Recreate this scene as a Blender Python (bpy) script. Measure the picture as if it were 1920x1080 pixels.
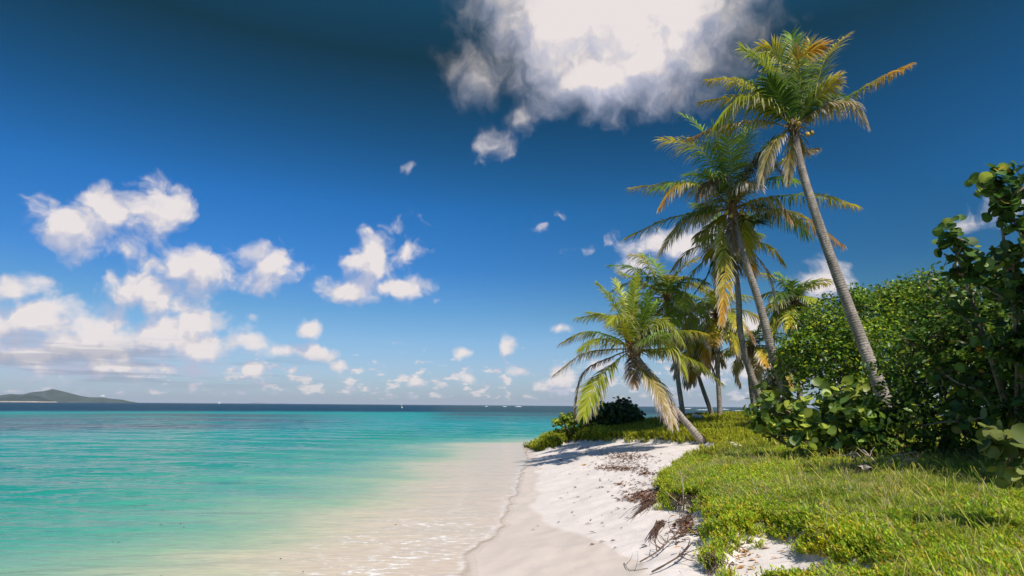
import bpy, math, random
import numpy as np
from mathutils import Vector, Matrix, Euler

# ------------------------------------------------------------------ clear
for o in list(bpy.data.objects):
    bpy.data.objects.remove(o)
S = bpy.context.scene
COL = S.collection
rng = np.random.default_rng(7)
random.seed(7)

# ------------------------------------------------------------------ camera
FPX = 1150.0                      # focal length in pixels of the 1920 wide photograph
CAMZ = 2.4
PITCH = math.atan(220.0 / FPX)
ROLL = math.radians(0.42)
MC = Matrix.Rotation(math.radians(90) + PITCH, 3, 'X') @ Matrix.Rotation(ROLL, 3, 'Z')
cam_d = bpy.data.cameras.new('camera')
cam = bpy.data.objects.new('camera', cam_d)
COL.objects.link(cam)
cam.location = (0, 0, CAMZ)
cam.rotation_euler = MC.to_euler()
cam_d.sensor_width = 36.0
cam_d.lens = 36.0 * FPX / 1920.0
cam_d.clip_start = 0.1
cam_d.clip_end = 80000.0
S.camera = cam
S.view_settings.view_transform = 'Standard'
S.view_settings.look = 'None'
S.view_settings.exposure = 0.15
S.view_settings.gamma = 1.0
S.view_settings.use_curve_mapping = False
try:
    S.cycles.use_denoising = True
    S.cycles.max_bounces = 8
    S.cycles.diffuse_bounces = 3
    S.cycles.transparent_max_bounces = 12
    S.cycles.caustics_reflective = False
    S.cycles.caustics_refractive = False
except Exception:
    pass

SUN_AZ = math.radians(150)         # clockwise from the view direction (+Y)
SUN_EL = math.radians(54)


def ray(u, v):
    d = MC @ Vector(((u - 960) / FPX, (540 - v) / FPX, -1.0))
    return d


def P(u, v, Y):
    """world point seen at pixel (u, v) at ground distance Y"""
    d = ray(u, v)
    k = Y / d.y
    return np.array((d.x * k, Y, CAMZ + d.z * k))


# ------------------------------------------------------------------ world: sky and clouds
W = bpy.data.worlds.new("World")
S.world = W
W.use_nodes = True
nt = W.node_tree
nt.nodes.clear()


def N(tree, typ, **kw):
    n = tree.nodes.new(typ)
    for k, v in kw.items():
        setattr(n, k, v)
    return n


def link(tree, a, b):
    tree.links.new(a, b)


def vmath(tree, op, a, b=None, c=None):
    n = N(tree, 'ShaderNodeVectorMath', operation=op)
    for i, x in enumerate((a, b, c)):
        if x is None:
            continue
        if isinstance(x, (tuple, list)):
            n.inputs[i].default_value = x
        else:
            link(tree, x, n.inputs[i])
    return n


def math_(tree, op, a, b=None, c=None, clamp=False):
    n = N(tree, 'ShaderNodeMath', operation=op)
    n.use_clamp = clamp
    for i, x in enumerate((a, b, c)):
        if x is None:
            continue
        if isinstance(x, (int, float)):
            n.inputs[i].default_value = x
        else:
            link(tree, x, n.inputs[i])
    return n.outputs[0]


def maprange(tree, x, a, b, c=0.0, d=1.0, typ='SMOOTHSTEP'):
    n = N(tree, 'ShaderNodeMapRange', interpolation_type=typ)
    link(tree, x, n.inputs[0])
    for i, q in enumerate((a, b, c, d)):
        n.inputs[i + 1].default_value = q
    return n.outputs[0]


def ramp(tree, x, stops, interp='LINEAR'):
    n = N(tree, 'ShaderNodeValToRGB')
    n.color_ramp.interpolation = interp
    e = n.color_ramp.elements
    while len(e) > 1:
        e.remove(e[-1])
    e[0].position = stops[0][0]
    e[0].color = (*stops[0][1], 1)
    for p_, c_ in stops[1:]:
        q = e.new(p_)
        q.color = (*c_, 1)
    link(tree, x, n.inputs[0])
    return n.outputs[0]


def azel(u, v):
    d = ray(u, v).normalized()
    return math.atan2(d.x, d.y), math.asin(d.z)


# clouds: (pixel centre, half width, half height, softness penalty 0 solid .. 0.5 wisp)
CLOUDS = [
    (1165, 15, 150, 122, -0.5), (1055, 35, 85, 105, -0.3), (1265, 35, 64, 100, -0.3), (1125, 150, 85, 46, -0.25), (1200, 110, 95, 65, -0.15),
    (890, 140, 90, 90, 0.44), (925, 272, 50, 42, 0.34), (985, 228, 42, 48, 0.40), (1250, 170, 130, 60, 0.36), (960, 0, 120, 90, 0.34),
    (140, 425, 72, 50, -0.24), (290, 405, 76, 60, -0.26), (215, 398, 84, 50, -0.22), (268, 352, 48, 32, 0.22),
    (215, 468, 85, 38, 0.34), (285, 490, 60, 42, 0.30), (380, 503, 68, 42, 0.02), (325, 505, 40, 30, 0.15),
    (302, 555, 95, 40, -0.05), (508, 505, 52, 42, -0.24),
    (695, 505, 48, 56, -0.24), (655, 540, 60, 24, -0.15), (745, 538, 52, 26, -0.12), (772, 470, 32, 26, 0.2),
    (728, 420, 42, 28, 0.4), (795, 408, 34, 42, 0.36), (760, 320, 40, 24, 0.42),
    (1015, 430, 55, 20, 0.38), (1088, 470, 60, 18, 0.36), (1050, 398, 50, 16, 0.52),
    (35, 545, 48, 36, 0.0), (70, 600, 110, 52, 0.12), (0, 610, 60, 50, 0.1),
    (195, 625, 78, 45, -0.1), (140, 655, 150, 48, 0.0), (335, 645, 120, 46, 0.0), (375, 608, 60, 34, 0.1),
    (440, 645, 80, 30, 0.2), (230, 575, 50, 25, 0.35), (430, 560, 30, 22, 0.4), (480, 590, 40, 20, 0.45),
    (50, 665, 110, 40, 0.05), (220, 690, 300, 20, 0.15),
    (575, 617, 25, 17, 0.1), (538, 657, 34, 18, 0.02), (597, 664, 40, 13, 0.05), (660, 627, 34, 10, 0.4),
    (475, 692, 24, 14, 0.05), (553, 694, 16, 12, 0.15), (635, 686, 20, 12, 0.1), (735, 645, 60, 10, 0.42),
    (866, 665, 18, 12, 0.12), (950, 652, 18, 22, 0.15), (880, 711, 26, 16, 0.2), (1052, 615, 45, 16, 0.3),
    (1045, 712, 34, 22, 0.12), (975, 698, 34, 14, 0.2), (775, 715, 24, 14, 0.15), (820, 560, 50, 20, 0.5),
    (1810, 412, 46, 30, 0.33), (1880, 390, 60, 44, 0.28), (1545, 540, 60, 45, 0.15), (1285, 455, 110, 42, 0.05),
    (1215, 505, 60, 40, 0.2), (1330, 600, 70, 50, 0.3), (1400, 610, 60, 30, 0.15), (1320, 690, 60, 24, 0.1),
    (1400, 690, 50, 20, 0.1), (1130, 690, 50, 18, 0.3), (2100, 500, 160, 90, 0.1), (-200, 560, 200, 80, 0.0),
    (-250, 680, 300, 50, 0.0), (2300, 620, 220, 60, 0.1), (-350, 250, 160, 80, 0.1), (2350, 150, 200, 90, 0.1),
]

cg = bpy.data.node_groups.new('cloud_field', 'ShaderNodeTree')
cg.interface.new_socket('p', in_out='INPUT', socket_type='NodeSocketVector')
cg.interface.new_socket('field', in_out='OUTPUT', socket_type='NodeSocketFloat')
gi = N(cg, 'NodeGroupInput')
go = N(cg, 'NodeGroupOutput')
prev = None
for (u, v, rx, ry, pen) in CLOUDS:
    if pen > 0.15:
        rx, ry = rx * 1.3, ry * 1.3
    a0, e0 = azel(u, v)
    a1, _ = azel(u + rx, v)
    _, e1 = azel(u, v - ry)
    sx, sy = 1.0 / abs(a1 - a0), 1.0 / max(1e-3, abs(e1 - e0))
    m = vmath(cg, 'MULTIPLY_ADD', gi.outputs[0], (sx, sy, 0), (-a0 * sx, -e0 * sy, 0))
    ln = vmath(cg, 'LENGTH', m.outputs[0])
    val = ln.outputs['Value']
    if pen > 0.15:
        pen = pen * 2.1
    elif pen > -0.12:
        pen -= 0.13
    if pen:
        val = math_(cg, 'ADD', val, pen)
    if prev is None:
        prev = val
    else:
        prev = math_(cg, 'SMOOTH_MIN', prev, val, 0.22)
link(cg, prev, go.inputs[0])

tc = N(nt, 'ShaderNodeTexCoord')
sep = N(nt, 'ShaderNodeSeparateXYZ')
link(nt, tc.outputs['Generated'], sep.inputs[0])
AZ = math_(nt, 'ARCTAN2', sep.outputs[0], sep.outputs[1])
EL = math_(nt, 'ARCSINE', sep.outputs[2])
cmb = N(nt, 'ShaderNodeCombineXYZ')
link(nt, AZ, cmb.inputs[0])
link(nt, EL, cmb.inputs[1])
p2 = cmb.outputs[0]


def noise(tree, vec, scale, detail=4.0, rough=0.5, dims='2D', dist=0.0):
    n = N(tree, 'ShaderNodeTexNoise', noise_dimensions=dims)
    link(tree, vec, n.inputs['Vector'])
    n.inputs['Scale'].default_value = scale
    n.inputs['Detail'].default_value = detail
    n.inputs['Roughness'].default_value = rough
    n.inputs['Distortion'].default_value = dist
    return n


def clouds_at(vec):
    low = maprange(nt, EL, 0.04, 0.30, 0.30, 1.0)
    w1 = noise(nt, vec, 14.0, 3.0, 0.5)
    w1c = vmath(nt, 'SUBTRACT', w1.outputs['Color'], (0.5, 0.5, 0.5))
    w1s = vmath(nt, 'MULTIPLY', w1c.outputs[0], (0.070, 0.052, 0.0))
    sc_ = N(nt, 'ShaderNodeVectorMath', operation='SCALE')
    link(nt, w1s.outputs[0], sc_.inputs[0])
    link(nt, low, sc_.inputs['Scale'])
    pw = vmath(nt, 'ADD', vec, sc_.outputs[0])
    g = N(nt, 'ShaderNodeGroup')
    g.node_tree = cg
    link(nt, pw.outputs[0], g.inputs[0])
    fine = noise(nt, pw.outputs[0], 24.0, 8.0, 0.60)
    vor = N(nt, 'ShaderNodeTexVoronoi', voronoi_dimensions='2D', feature='SMOOTH_F1')
    link(nt, pw.outputs[0], vor.inputs['Vector'])
    vor.inputs['Scale'].default_value = 20.0
    vor.inputs['Detail'].default_value = 3.0
    vor.inputs['Roughness'].default_value = 0.55
    vor.inputs['Smoothness'].default_value = 0.6
    near_ = maprange(nt, EL, 0.34, 0.50, 1.0, 0.55)
    f = math_(nt, 'MULTIPLY_ADD', math_(nt, 'SUBTRACT', fine.outputs['Fac'], 0.5), math_(nt, 'MULTIPLY', near_, -1.15), g.outputs[0])
    f = math_(nt, 'MULTIPLY_ADD', math_(nt, 'SUBTRACT', vor.outputs['Distance'], 0.40), math_(nt, 'MULTIPLY', maprange(nt, EL, 0.34, 0.50, 1.0, 0.25), 0.75), f)
    # rows of small fair-weather clouds towards the horizon, flatter the lower they stand
    hv = N(nt, 'ShaderNodeMapping')
    link(nt, vec, hv.inputs[0])
    hv.inputs['Scale'].default_value = (1.0, 2.1, 1.0)
    hn = noise(nt, hv.outputs[0], 30.0, 4.0, 0.6)
    band = maprange(nt, EL, 0.03, 0.15, 0.0, 0.24)
    hf = math_(nt, 'MULTIPLY_ADD', hn.outputs['Fac'], -4.6, 3.50)
    hf = math_(nt, 'ADD', hf, math_(nt, 'MULTIPLY', band, 8.0))
    hf = math_(nt, 'ADD', hf, maprange(nt, EL, 0.016, 0.004, 0.0, 0.8))
    hf = math_(nt, 'ADD', math_(nt, 'MAXIMUM', hf, 0.62), 0.18)
    f = math_(nt, 'MINIMUM', f, hf)
    return f


f0 = clouds_at(p2)
off = vmath(nt, 'ADD', p2, (0.008, 0.026, 0.0))
f1 = clouds_at(off.outputs[0])
soft_ = maprange(nt, EL, 0.32, 0.46, 1.0, 0.62)
f0s = math_(nt, 'MULTIPLY_ADD', math_(nt, 'SUBTRACT', f0, 1.08), soft_, 1.08)
dens = maprange(nt, f0s, 1.50, 0.58)
relief = math_(nt, 'SUBTRACT', f1, f0)
lit = maprange(nt, relief, -0.42, 0.34, 0.0, 1.0, 'LINEAR')
thick = maprange(nt, f0, 1.1, 0.0)
mott = noise(nt, p2, 19.0, 5.0, 0.6)
lit = math_(nt, 'ADD', lit, math_(nt, 'MULTIPLY_ADD', thick, 0.28, -0.10))
lit = math_(nt, 'ADD', lit, math_(nt, 'MULTIPLY', maprange(nt, EL, 0.30, 0.42, 0.0, 0.45), math_(nt, 'ADD', thick, 0.30)))
lit = math_(nt, 'ADD', lit, math_(nt, 'MULTIPLY_ADD', mott.outputs['Fac'], 0.8, -0.40), clamp=True)
ccol = ramp(nt, lit, [(0.0, (0.50, 0.53, 0.68)), (0.40, (0.63, 0.63, 0.74)), (0.75, (0.76, 0.71, 0.73)), (1.0, (0.88, 0.81, 0.80))])
# grey flat streaks in the far bank, low over the horizon
st = N(nt, 'ShaderNodeMapping')
link(nt, p2, st.inputs[0])
st.inputs['Scale'].default_value = (1.2, 17.0, 1.0)
stn = noise(nt, st.outputs[0], 3.2, 5.0, 0.6)
stm = maprange(nt, stn.outputs['Fac'], 0.44, 0.62)
st_e = math_(nt, 'MULTIPLY', maprange(nt, EL, 0.012, 0.035), maprange(nt, EL, 0.10, 0.06))
st_a = maprange(nt, AZ, -0.22, -0.50)
stm = math_(nt, 'MULTIPLY', math_(nt, 'MULTIPLY', stm, st_e), st_a)

sky = N(nt, 'ShaderNodeTexSky', sky_type='NISHITA')
sky.sun_disc = False
sky.sun_elevation = SUN_EL
sky.sun_rotation = SUN_AZ
sky.altitude = 0
sky.air_density = 1.0
sky.dust_density = 0.6
sky.ozone_density = 2.0
tint = ramp(nt, math_(nt, 'MULTIPLY', EL, 1.0 / 1.2),
            [(0.0, (0.47, 0.58, 0.86)), (0.05, (0.48, 0.60, 0.82)), (0.085, (0.42, 0.60, 0.80)), (0.12, (0.30, 0.55, 0.76)), (0.18, (0.155, 0.48, 0.84)), (0.26, (0.095, 0.49, 0.94)),
             (0.35, (0.060, 0.37, 0.66)), (0.45, (0.054, 0.235, 0.29)), (0.54, (0.105, 0.48, 0.66)), (0.70, (0.30, 0.45, 0.55)), (1.0, (0.7, 0.8, 0.9))])
mul = N(nt, 'ShaderNodeMix', data_type='RGBA', blend_type='MULTIPLY')
mul.inputs[0].default_value = 1.0
link(nt, sky.outputs[0], mul.inputs[6])
link(nt, tint, mul.inputs[7])
# clear air is darkest a quarter turn from the sun (polarised light)
sund = (math.sin(SUN_AZ) * math.cos(SUN_EL), math.cos(SUN_AZ) * math.cos(SUN_EL), math.sin(SUN_EL))
dotn = vmath(nt, 'DOT_PRODUCT', tc.outputs['Generated'], sund)
pol = ramp(nt, math_(nt, 'ABSOLUTE', dotn.outputs['Value']), [(0.0, (0.50, 0.62, 0.52)), (0.18, (0.66, 0.76, 0.66)), (0.40, (1, 1, 1))])
mulp = N(nt, 'ShaderNodeMix', data_type='RGBA', blend_type='MULTIPLY')
mulp.inputs[0].default_value = 1.0
link(nt, mul.outputs[2], mulp.inputs[6])
link(nt, pol, mulp.inputs[7])
bg = N(nt, 'ShaderNodeBackground')
link(nt, mulp.outputs[2], bg.inputs[0])
bg.inputs[1].default_value = 0.124
bgc = N(nt, 'ShaderNodeBackground')
link(nt, ccol, bgc.inputs[0])
bgc.inputs[1].default_value = 0.88
bgs = N(nt, 'ShaderNodeBackground')
bgs.inputs[0].default_value = (0.40, 0.46, 0.62, 1)
bgs.inputs[1].default_value = 0.62
mx = N(nt, 'ShaderNodeMixShader')
dens_a = math_(nt, 'MULTIPLY', dens, 0.96)
link(nt, dens_a, mx.inputs[0])
link(nt, bg.outputs[0], mx.inputs[1])
link(nt, bgc.outputs[0], mx.inputs[2])
mx2 = N(nt, 'ShaderNodeMixShader')
link(nt, math_(nt, 'MULTIPLY', stm, 0.55), mx2.inputs[0])
link(nt, mx.outputs[0], mx2.inputs[1])
link(nt, bgs.outputs[0], mx2.inputs[2])
wo = N(nt, 'ShaderNodeOutputWorld')
link(nt, mx2.outputs[0], wo.inputs[0])
try:
    W.cycles.sampling_method = 'MANUAL'
    W.cycles.sample_map_resolution = 512
except Exception:
    pass

# ------------------------------------------------------------------ sun
sd = bpy.data.lights.new('sun', 'SUN')
sd.energy = 4.8
sd.angle = math.radians(0.53)
sd.color = (1.0, 0.94, 0.84)
sun = bpy.data.objects.new('sun', sd)
COL.objects.link(sun)
sdir = Vector((math.sin(SUN_AZ) * math.cos(SUN_EL), math.cos(SUN_AZ) * math.cos(SUN_EL), math.sin(SUN_EL)))
sun.rotation_euler = sdir.to_track_quat('Z', 'Y').to_euler()
sun.location = (30, -10, 60)


# ------------------------------------------------------------------ helpers
def hash2(ix, iy, seed):
    h = (ix.astype(np.int64) * 374761393 + iy.astype(np.int64) * 668265263 + seed * 1274126177) & 0xFFFFFFFF
    h = ((h ^ (h >> 13)) * 1274126177) & 0xFFFFFFFF
    h = h ^ (h >> 16)
    return (h & 0xFFFFFF) / float(0xFFFFFF)


def vnoise(x, y, seed=0):
    x = np.asarray(x, float)
    y = np.asarray(y, float)
    ix, iy = np.floor(x), np.floor(y)
    fx, fy = x - ix, y - iy
    fx = fx * fx * (3 - 2 * fx)
    fy = fy * fy * (3 - 2 * fy)
    a, b = hash2(ix, iy, seed), hash2(ix + 1, iy, seed)
    c, d = hash2(ix, iy + 1, seed), hash2(ix + 1, iy + 1, seed)
    return (a * (1 - fx) + b * fx) * (1 - fy) + (c * (1 - fx) + d * fx) * fy


def fbm(x, y, seed=0, octv=4, g=0.5):
    s, a, t = 0, 1.0, 0
    for i in range(octv):
        s = s + a * vnoise(x * 2 ** i, y * 2 ** i, seed + i * 17)
        t += a
        a *= g
    return s / t


def sstep(a, b, x):
    t = np.clip((x - a) / (b - a), 0, 1)
    return t * t * (3 - 2 * t)


def tag(o, label=None, cat=None, group=None, kind=None):
    if label: o['label'] = label
    if cat: o['category'] = cat
    if group: o['group'] = group
    if kind: o['kind'] = kind
    return o


def empty(name, loc, label, cat, group=None):
    o = bpy.data.objects.new(name, None)
    COL.objects.link(o)
    o.location = loc
    o.empty_display_size = 0.2
    return tag(o, label, cat, group)


def mk(name, V, F, mat, col=None, parent=None, smooth=True, attrs=None, loc=None):
    """one mesh object; V (n,3) world coordinates, F list of face index arrays (m,k)"""
    V = np.asarray(V, float)
    if not isinstance(F, (list, tuple)):
        F = [F]
    F = [np.asarray(f, np.int64) for f in F if len(f)]
    me = bpy.data.meshes.new(name)
    o = bpy.data.objects.new(name, me)
    COL.objects.link(o)
    if parent is not None:
        o.parent = parent
        p_, base = parent, np.zeros(3)
        while p_ is not None:
            base = base + np.array(p_.location)
            p_ = p_.parent
        V = V - base
    elif loc is not None:
        o.location = loc
        V = V - np.asarray(loc)
    me.vertices.add(len(V))
    me.vertices.foreach_set('co', V.astype(np.float32).ravel())
    nl = sum(f.size for f in F)
    npoly = sum(len(f) for f in F)
    me.loops.add(nl)
    me.polygons.add(npoly)
    me.loops.foreach_set('vertex_index', np.concatenate([f.ravel() for f in F]).astype(np.int32))
    tot = np.concatenate([np.full(len(f), f.shape[1]) for f in F])
    start = np.concatenate([[0], np.cumsum(tot)[:-1]])
    me.polygons.foreach_set('loop_start', start.astype(np.int32))
    me.polygons.foreach_set('loop_total', tot.astype(np.int32))
    me.polygons.foreach_set('use_smooth', np.full(npoly, smooth))
    if col is not None:
        ca = me.color_attributes.new('Col', 'FLOAT_COLOR', 'POINT')
        c4 = np.ones((len(V), 4), np.float32)
        c4[:, :3] = col
        ca.data.foreach_set('color', c4.ravel())
    if attrs:
        for k, a in attrs.items():
            at = me.attributes.new(k, 'FLOAT', 'POINT')
            at.data.foreach_set('value', np.asarray(a, np.float32))
    me.update(calc_edges=True)
    me.validate()
    if mat is not None:
        me.materials.append(mat)
    return o


class Geo:
    """collects pieces of one mesh"""
    def __init__(self):
        self.V, self.F3, self.F4, self.C, self.n = [], [], [], [], 0

    def add(self, V, F, col=None):
        V = np.asarray(V, float).reshape(-1, 3)
        F = np.asarray(F, np.int64)
        if len(F):
            (self.F3 if F.shape[1] == 3 else self.F4).append(F + self.n)
        self.V.append(V)
        c = np.zeros((len(V), 3))
        c[:] = (0.5, 0.5, 0.5) if col is None else col
        self.C.append(c)
        self.n += len(V)

    def build(self, name, mat, parent=None, smooth=True, loc=None):
        F = []
        if self.F3: F.append(np.concatenate(self.F3))
        if self.F4: F.append(np.concatenate(self.F4))
        return mk(name, np.concatenate(self.V), F, mat, np.concatenate(self.C), parent, smooth, None, loc)


def unit(v):
    v = np.asarray(v, float)
    return v / (np.linalg.norm(v, axis=-1, keepdims=True) + 1e-12)


def catmull(pts, n):
    pts = [np.asarray(p, float) for p in pts]
    q = [2 * pts[0] - pts[1]] + pts + [2 * pts[-1] - pts[-2]]
    L = [np.linalg.norm(pts[i + 1] - pts[i]) for i in range(len(pts) - 1)]
    cum = np.concatenate([[0], np.cumsum(L)])
    out = []
    for s in np.linspace(0, cum[-1], n):
        i = min(len(L) - 1, int(np.searchsorted(cum, s, side='right') - 1))
        t = (s - cum[i]) / max(L[i], 1e-9)
        a, b, c, d = q[i], q[i + 1], q[i + 2], q[i + 3]
        out.append(0.5 * ((2 * b) + (-a + c) * t + (2 * a - 5 * b + 4 * c - d) * t * t + (-a + 3 * b - 3 * c + d) * t ** 3))
    return np.array(out)


def tube(pts, rad, ns=8, cap=True):
    pts = np.asarray(pts, float)
    n = len(pts)
    rad = np.broadcast_to(np.asarray(rad, float), (n,))
    T = unit(np.gradient(pts, axis=0))
    ref = np.array((0, 0, 1.0)) if abs(T[0][2]) < 0.9 else np.array((0, 1.0, 0))
    A = []
    a = unit(np.cross(T[0], ref))
    for i in range(n):
        a = unit(a - T[i] * np.dot(a, T[i]))
        A.append(a)
    A = np.array(A)
    B = np.cross(T, A)
    th = np.linspace(0, 2 * np.pi, ns, endpoint=False)
    V = pts[:, None] + rad[:, None, None] * (A[:, None] * np.cos(th)[None, :, None] + B[:, None] * np.sin(th)[None, :, None])
    V = V.reshape(-1, 3)
    i, j = np.meshgrid(np.arange(n - 1), np.arange(ns), indexing='ij')
    j2 = (j + 1) % ns
    F = np.stack([i * ns + j, i * ns + j2, (i + 1) * ns + j2, (i + 1) * ns + j], -1).reshape(-1, 4)
    return V, F


def poly_sd(x, y, poly):
    """signed distance, positive inside"""
    x = np.asarray(x, float)
    y = np.asarray(y, float)
    best = np.full(x.shape, 1e18)
    inside = np.zeros(x.shape, bool)
    n = len(poly)
    for i in range(n):
        ax, ay = poly[i]
        bx, by = poly[(i + 1) % n]
        dx, dy = bx - ax, by - ay
        t = np.clip(((x - ax) * dx + (y - ay) * dy) / (dx * dx + dy * dy + 1e-12), 0, 1)
        best = np.minimum(best, (x - ax - t * dx) ** 2 + (y - ay - t * dy) ** 2)
        c = ((ay > y) != (by > y))
        with np.errstate(divide='ignore', invalid='ignore'):
            xi = ax + (y - ay) * dx / (dy if abs(dy) > 1e-12 else 1e-12)
        inside ^= c & (x < xi)
    return np.where(inside, 1, -1) * np.sqrt(best)


# ------------------------------------------------------------------ materials
def new_mat(name):
    m = bpy.data.materials.new(name)
    m.use_nodes = True
    m.node_tree.nodes.clear()
    return m, m.node_tree


def leaf_mat(name, rough=0.45, trans=0.35, spec=0.35):
    m, t = new_mat(name)
    at = N(t, 'ShaderNodeAttribute', attribute_name='Col')
    b = N(t, 'ShaderNodeBsdfPrincipled')
    link(t, at.outputs['Color'], b.inputs['Base Color'])
    b.inputs['Roughness'].default_value = rough
    b.inputs['Specular IOR Level'].default_value = spec
    tr = N(t, 'ShaderNodeBsdfTranslucent')
    link(t, at.outputs['Color'], tr.inputs[0])
    mx_ = N(t, 'ShaderNodeMixShader')
    mx_.inputs[0].default_value = trans
    link(t, b.outputs[0], mx_.inputs[1])
    link(t, tr.outputs[0], mx_.inputs[2])
    o = N(t, 'ShaderNodeOutputMaterial')
    link(t, mx_.outputs[0], o.inputs[0])
    return m


def col_mat(name, rough=0.8, nscale=20.0, namp=0.35, bump=0.3, bscale=30.0, spec=0.2):
    """vertex colour broken up by noise, with bump"""
    m, t = new_mat(name)
    at = N(t, 'ShaderNodeAttribute', attribute_name='Col')
    tco = N(t, 'ShaderNodeTexCoord')
    nz = noise(t, tco.outputs['Object'], nscale, 5.0, 0.6, '3D')
    f = maprange(t, nz.outputs['Fac'], 0.25, 0.75, 1 - namp, 1 + namp, 'LINEAR')
    mu = vmath(t, 'MULTIPLY', at.outputs['Color'], None)
    cb = N(t, 'ShaderNodeCombineXYZ')
    for i in range(3):
        link(t, f, cb.inputs[i])
    link(t, cb.outputs[0], mu.inputs[1])
    b = N(t, 'ShaderNodeBsdfPrincipled')
    link(t, mu.outputs[0], b.inputs['Base Color'])
    b.inputs['Roughness'].default_value = rough
    b.inputs['Specular IOR Level'].default_value = spec
    n2 = noise(t, tco.outputs['Object'], bscale, 5.0, 0.65, '3D')
    bp = N(t, 'ShaderNodeBump')
    bp.inputs['Strength'].default_value = bump
    bp.inputs['Distance'].default_value = 0.02
    link(t, n2.outputs['Fac'], bp.inputs['Height'])
    link(t, bp.outputs[0], b.inputs['Normal'])
    o = N(t, 'ShaderNodeOutputMaterial')
    link(t, b.outputs[0], o.inputs[0])
    return m


M_FROND = leaf_mat('palm_leaf', 0.42, 0.40, 0.4)
M_LEAF = leaf_mat('shrub_leaf', 0.40, 0.38, 0.35)
M_GRASS = leaf_mat('grass_blade', 0.5, 0.38, 0.3)
M_BARK = col_mat('palm_bark', 0.85, 14.0, 0.5, 0.6, 40.0)
M_WOOD = col_mat('dry_wood', 0.85, 18.0, 0.45, 0.5, 40.0)
M_NUT = col_mat('coconut_husk', 0.45, 8.0, 0.25, 0.15, 20.0, 0.4)
M_HILL = col_mat('hillside', 0.95, 0.02, 0.4, 0.0, 0.1)
M_PAINT = col_mat('white_paint', 0.5, 1.0, 0.08, 0.02, 3.0, 0.4)

# ------------------------------------------------------------------ the land: shoreline, profile
SHORE = [(-0.9, -30), (-0.7, 0), (-0.55, 6.5), (-0.50, 8.7), (-0.60, 10.3), (-0.05, 13.2), (0.02, 15.5), (0.30, 19), (0.42, 22), (0.85, 28),
         (0.85, 33), (1.3, 37.5), (4.0, 41), (9, 44), (15, 46), (24, 47), (40, 48), (90, 50), (160, 40), (160, -60), (-0.9, -60)]


def base_height(x, y):
    d = poly_sd(x, y, SHORE)
    w = (fbm(x * 1.3, y * 1.3, 3, 3) - 0.5) * 0.5 * sstep(60, 30, np.abs(y))
    d = d + w * sstep(0, 0.6, np.abs(d)) * 0.6 + (fbm(x * 2.2, y * 1.6, 9, 2) - 0.5) * 0.35 * sstep(40, 25, y)
    land = 1.5 * (1 - np.exp(-(np.maximum(d, 0) / 5.6) ** 1.28))
    land = land + 0.42 * np.exp(-(((x - 13) / 8) ** 2 + ((y - 35) / 6) ** 2))
    ds = np.maximum(-d, 0)
    sea = -0.062 * ds - 0.0006 * ds ** 2
    sea = np.maximum(sea, -7 - 0.002 * ds)
    return np.where(d > 0, land, sea), d


def ground_hit(u, v, hf):
    d = ray(u, v)
    dx, dz = d.x / d.y, d.z / d.y
    Y = np.concatenate([np.arange(3.0, 70.0, 0.02)])
    h = hf(dx * Y, Y)
    z = CAMZ + dz * Y
    k = np.argmax(z <= h)
    if z[k] > h[k]:
        k = len(Y) - 1
    return np.array((dx * Y[k], Y[k], h[k]))


hb = lambda x, y: base_height(x, y)[0]
VEG_PX = [(1338, 1079), (1326, 1045), (1334, 1008), (1322, 985), (1304, 950), (1268, 950), (1232, 935), (1238, 905), (1264, 884), (1300, 870),
          (1338, 860), (1362, 850), (1342, 838), (1322, 833), (1260, 832), (1150, 829), (1066, 830), (1042, 842), (1012, 847), (988, 840)]
VEG = [(2.5, 3.0)] + [tuple(ground_hit(u, v, hb)[:2]) for u, v in VEG_PX]
VEG += [(1.7, 36.2), (4.6, 39.4), (9.5, 42.3), (15, 44), (24, 45.3), (40, 46), (90, 46), (120, 30), (120, -20), (3.0, -20)]
HOLE_PX = [(1352, 1079), (1348, 1056), (1396, 1030), (1448, 1012), (1500, 1028), (1520, 1052), (1560, 1066), (1600, 1079)]
HOLE = [tuple(ground_hit(u, v, hb)[:2]) for u, v in HOLE_PX]
HOLE = HOLE + [(HOLE[-1][0] + 0.1, HOLE[-1][1] - 0.7), (HOLE[0][0] - 0.1, HOLE[0][1] - 0.7)]


def veg_sd(x, y):
    s = poly_sd(x, y, VEG) + (fbm(x * 2.6, y * 2.6, 21, 3) - 0.5) * 0.55
    h = poly_sd(x, y, HOLE) + (fbm(x * 4, y * 4, 31, 3) - 0.5) * 0.35
    return np.minimum(s, -h)


def height(x, y, fine=True):
    x = np.asarray(x, float)
    y = np.asarray(y, float)
    z, d = base_height(x, y)
    v = veg_sd(x, y)
    z = z + 0.22 * sstep(-0.05, 0.22, v) * sstep(0.2, 1.0, d)
    # the low green mound at the tip of the point
    z = z + 0.16 * np.exp(-(((x - 2.6) / 1.8) ** 2 + ((y - 34.0) / 3.5) ** 2)) * sstep(0, 0.6, v)
    dry = sstep(0.9, 2.2, d) * sstep(0.3, -0.2, v)
    z = z + (fbm(x * 1.1, y * 1.1, 41, 3) - 0.5) * 0.08 * dry
    if fine:
        z = z + (fbm(x * 5, y * 5, 43, 3) - 0.5) * 0.028 * dry
        z = z + (fbm(x * 2, y * 2, 47, 3) - 0.5) * 0.10 * sstep(0, 0.8, v)
        z = z + (fbm(x * 1.2, y * 2.4, 51, 2) - 0.5) * 0.03 * sstep(0.4, -0.5, d)
    return z


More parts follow.
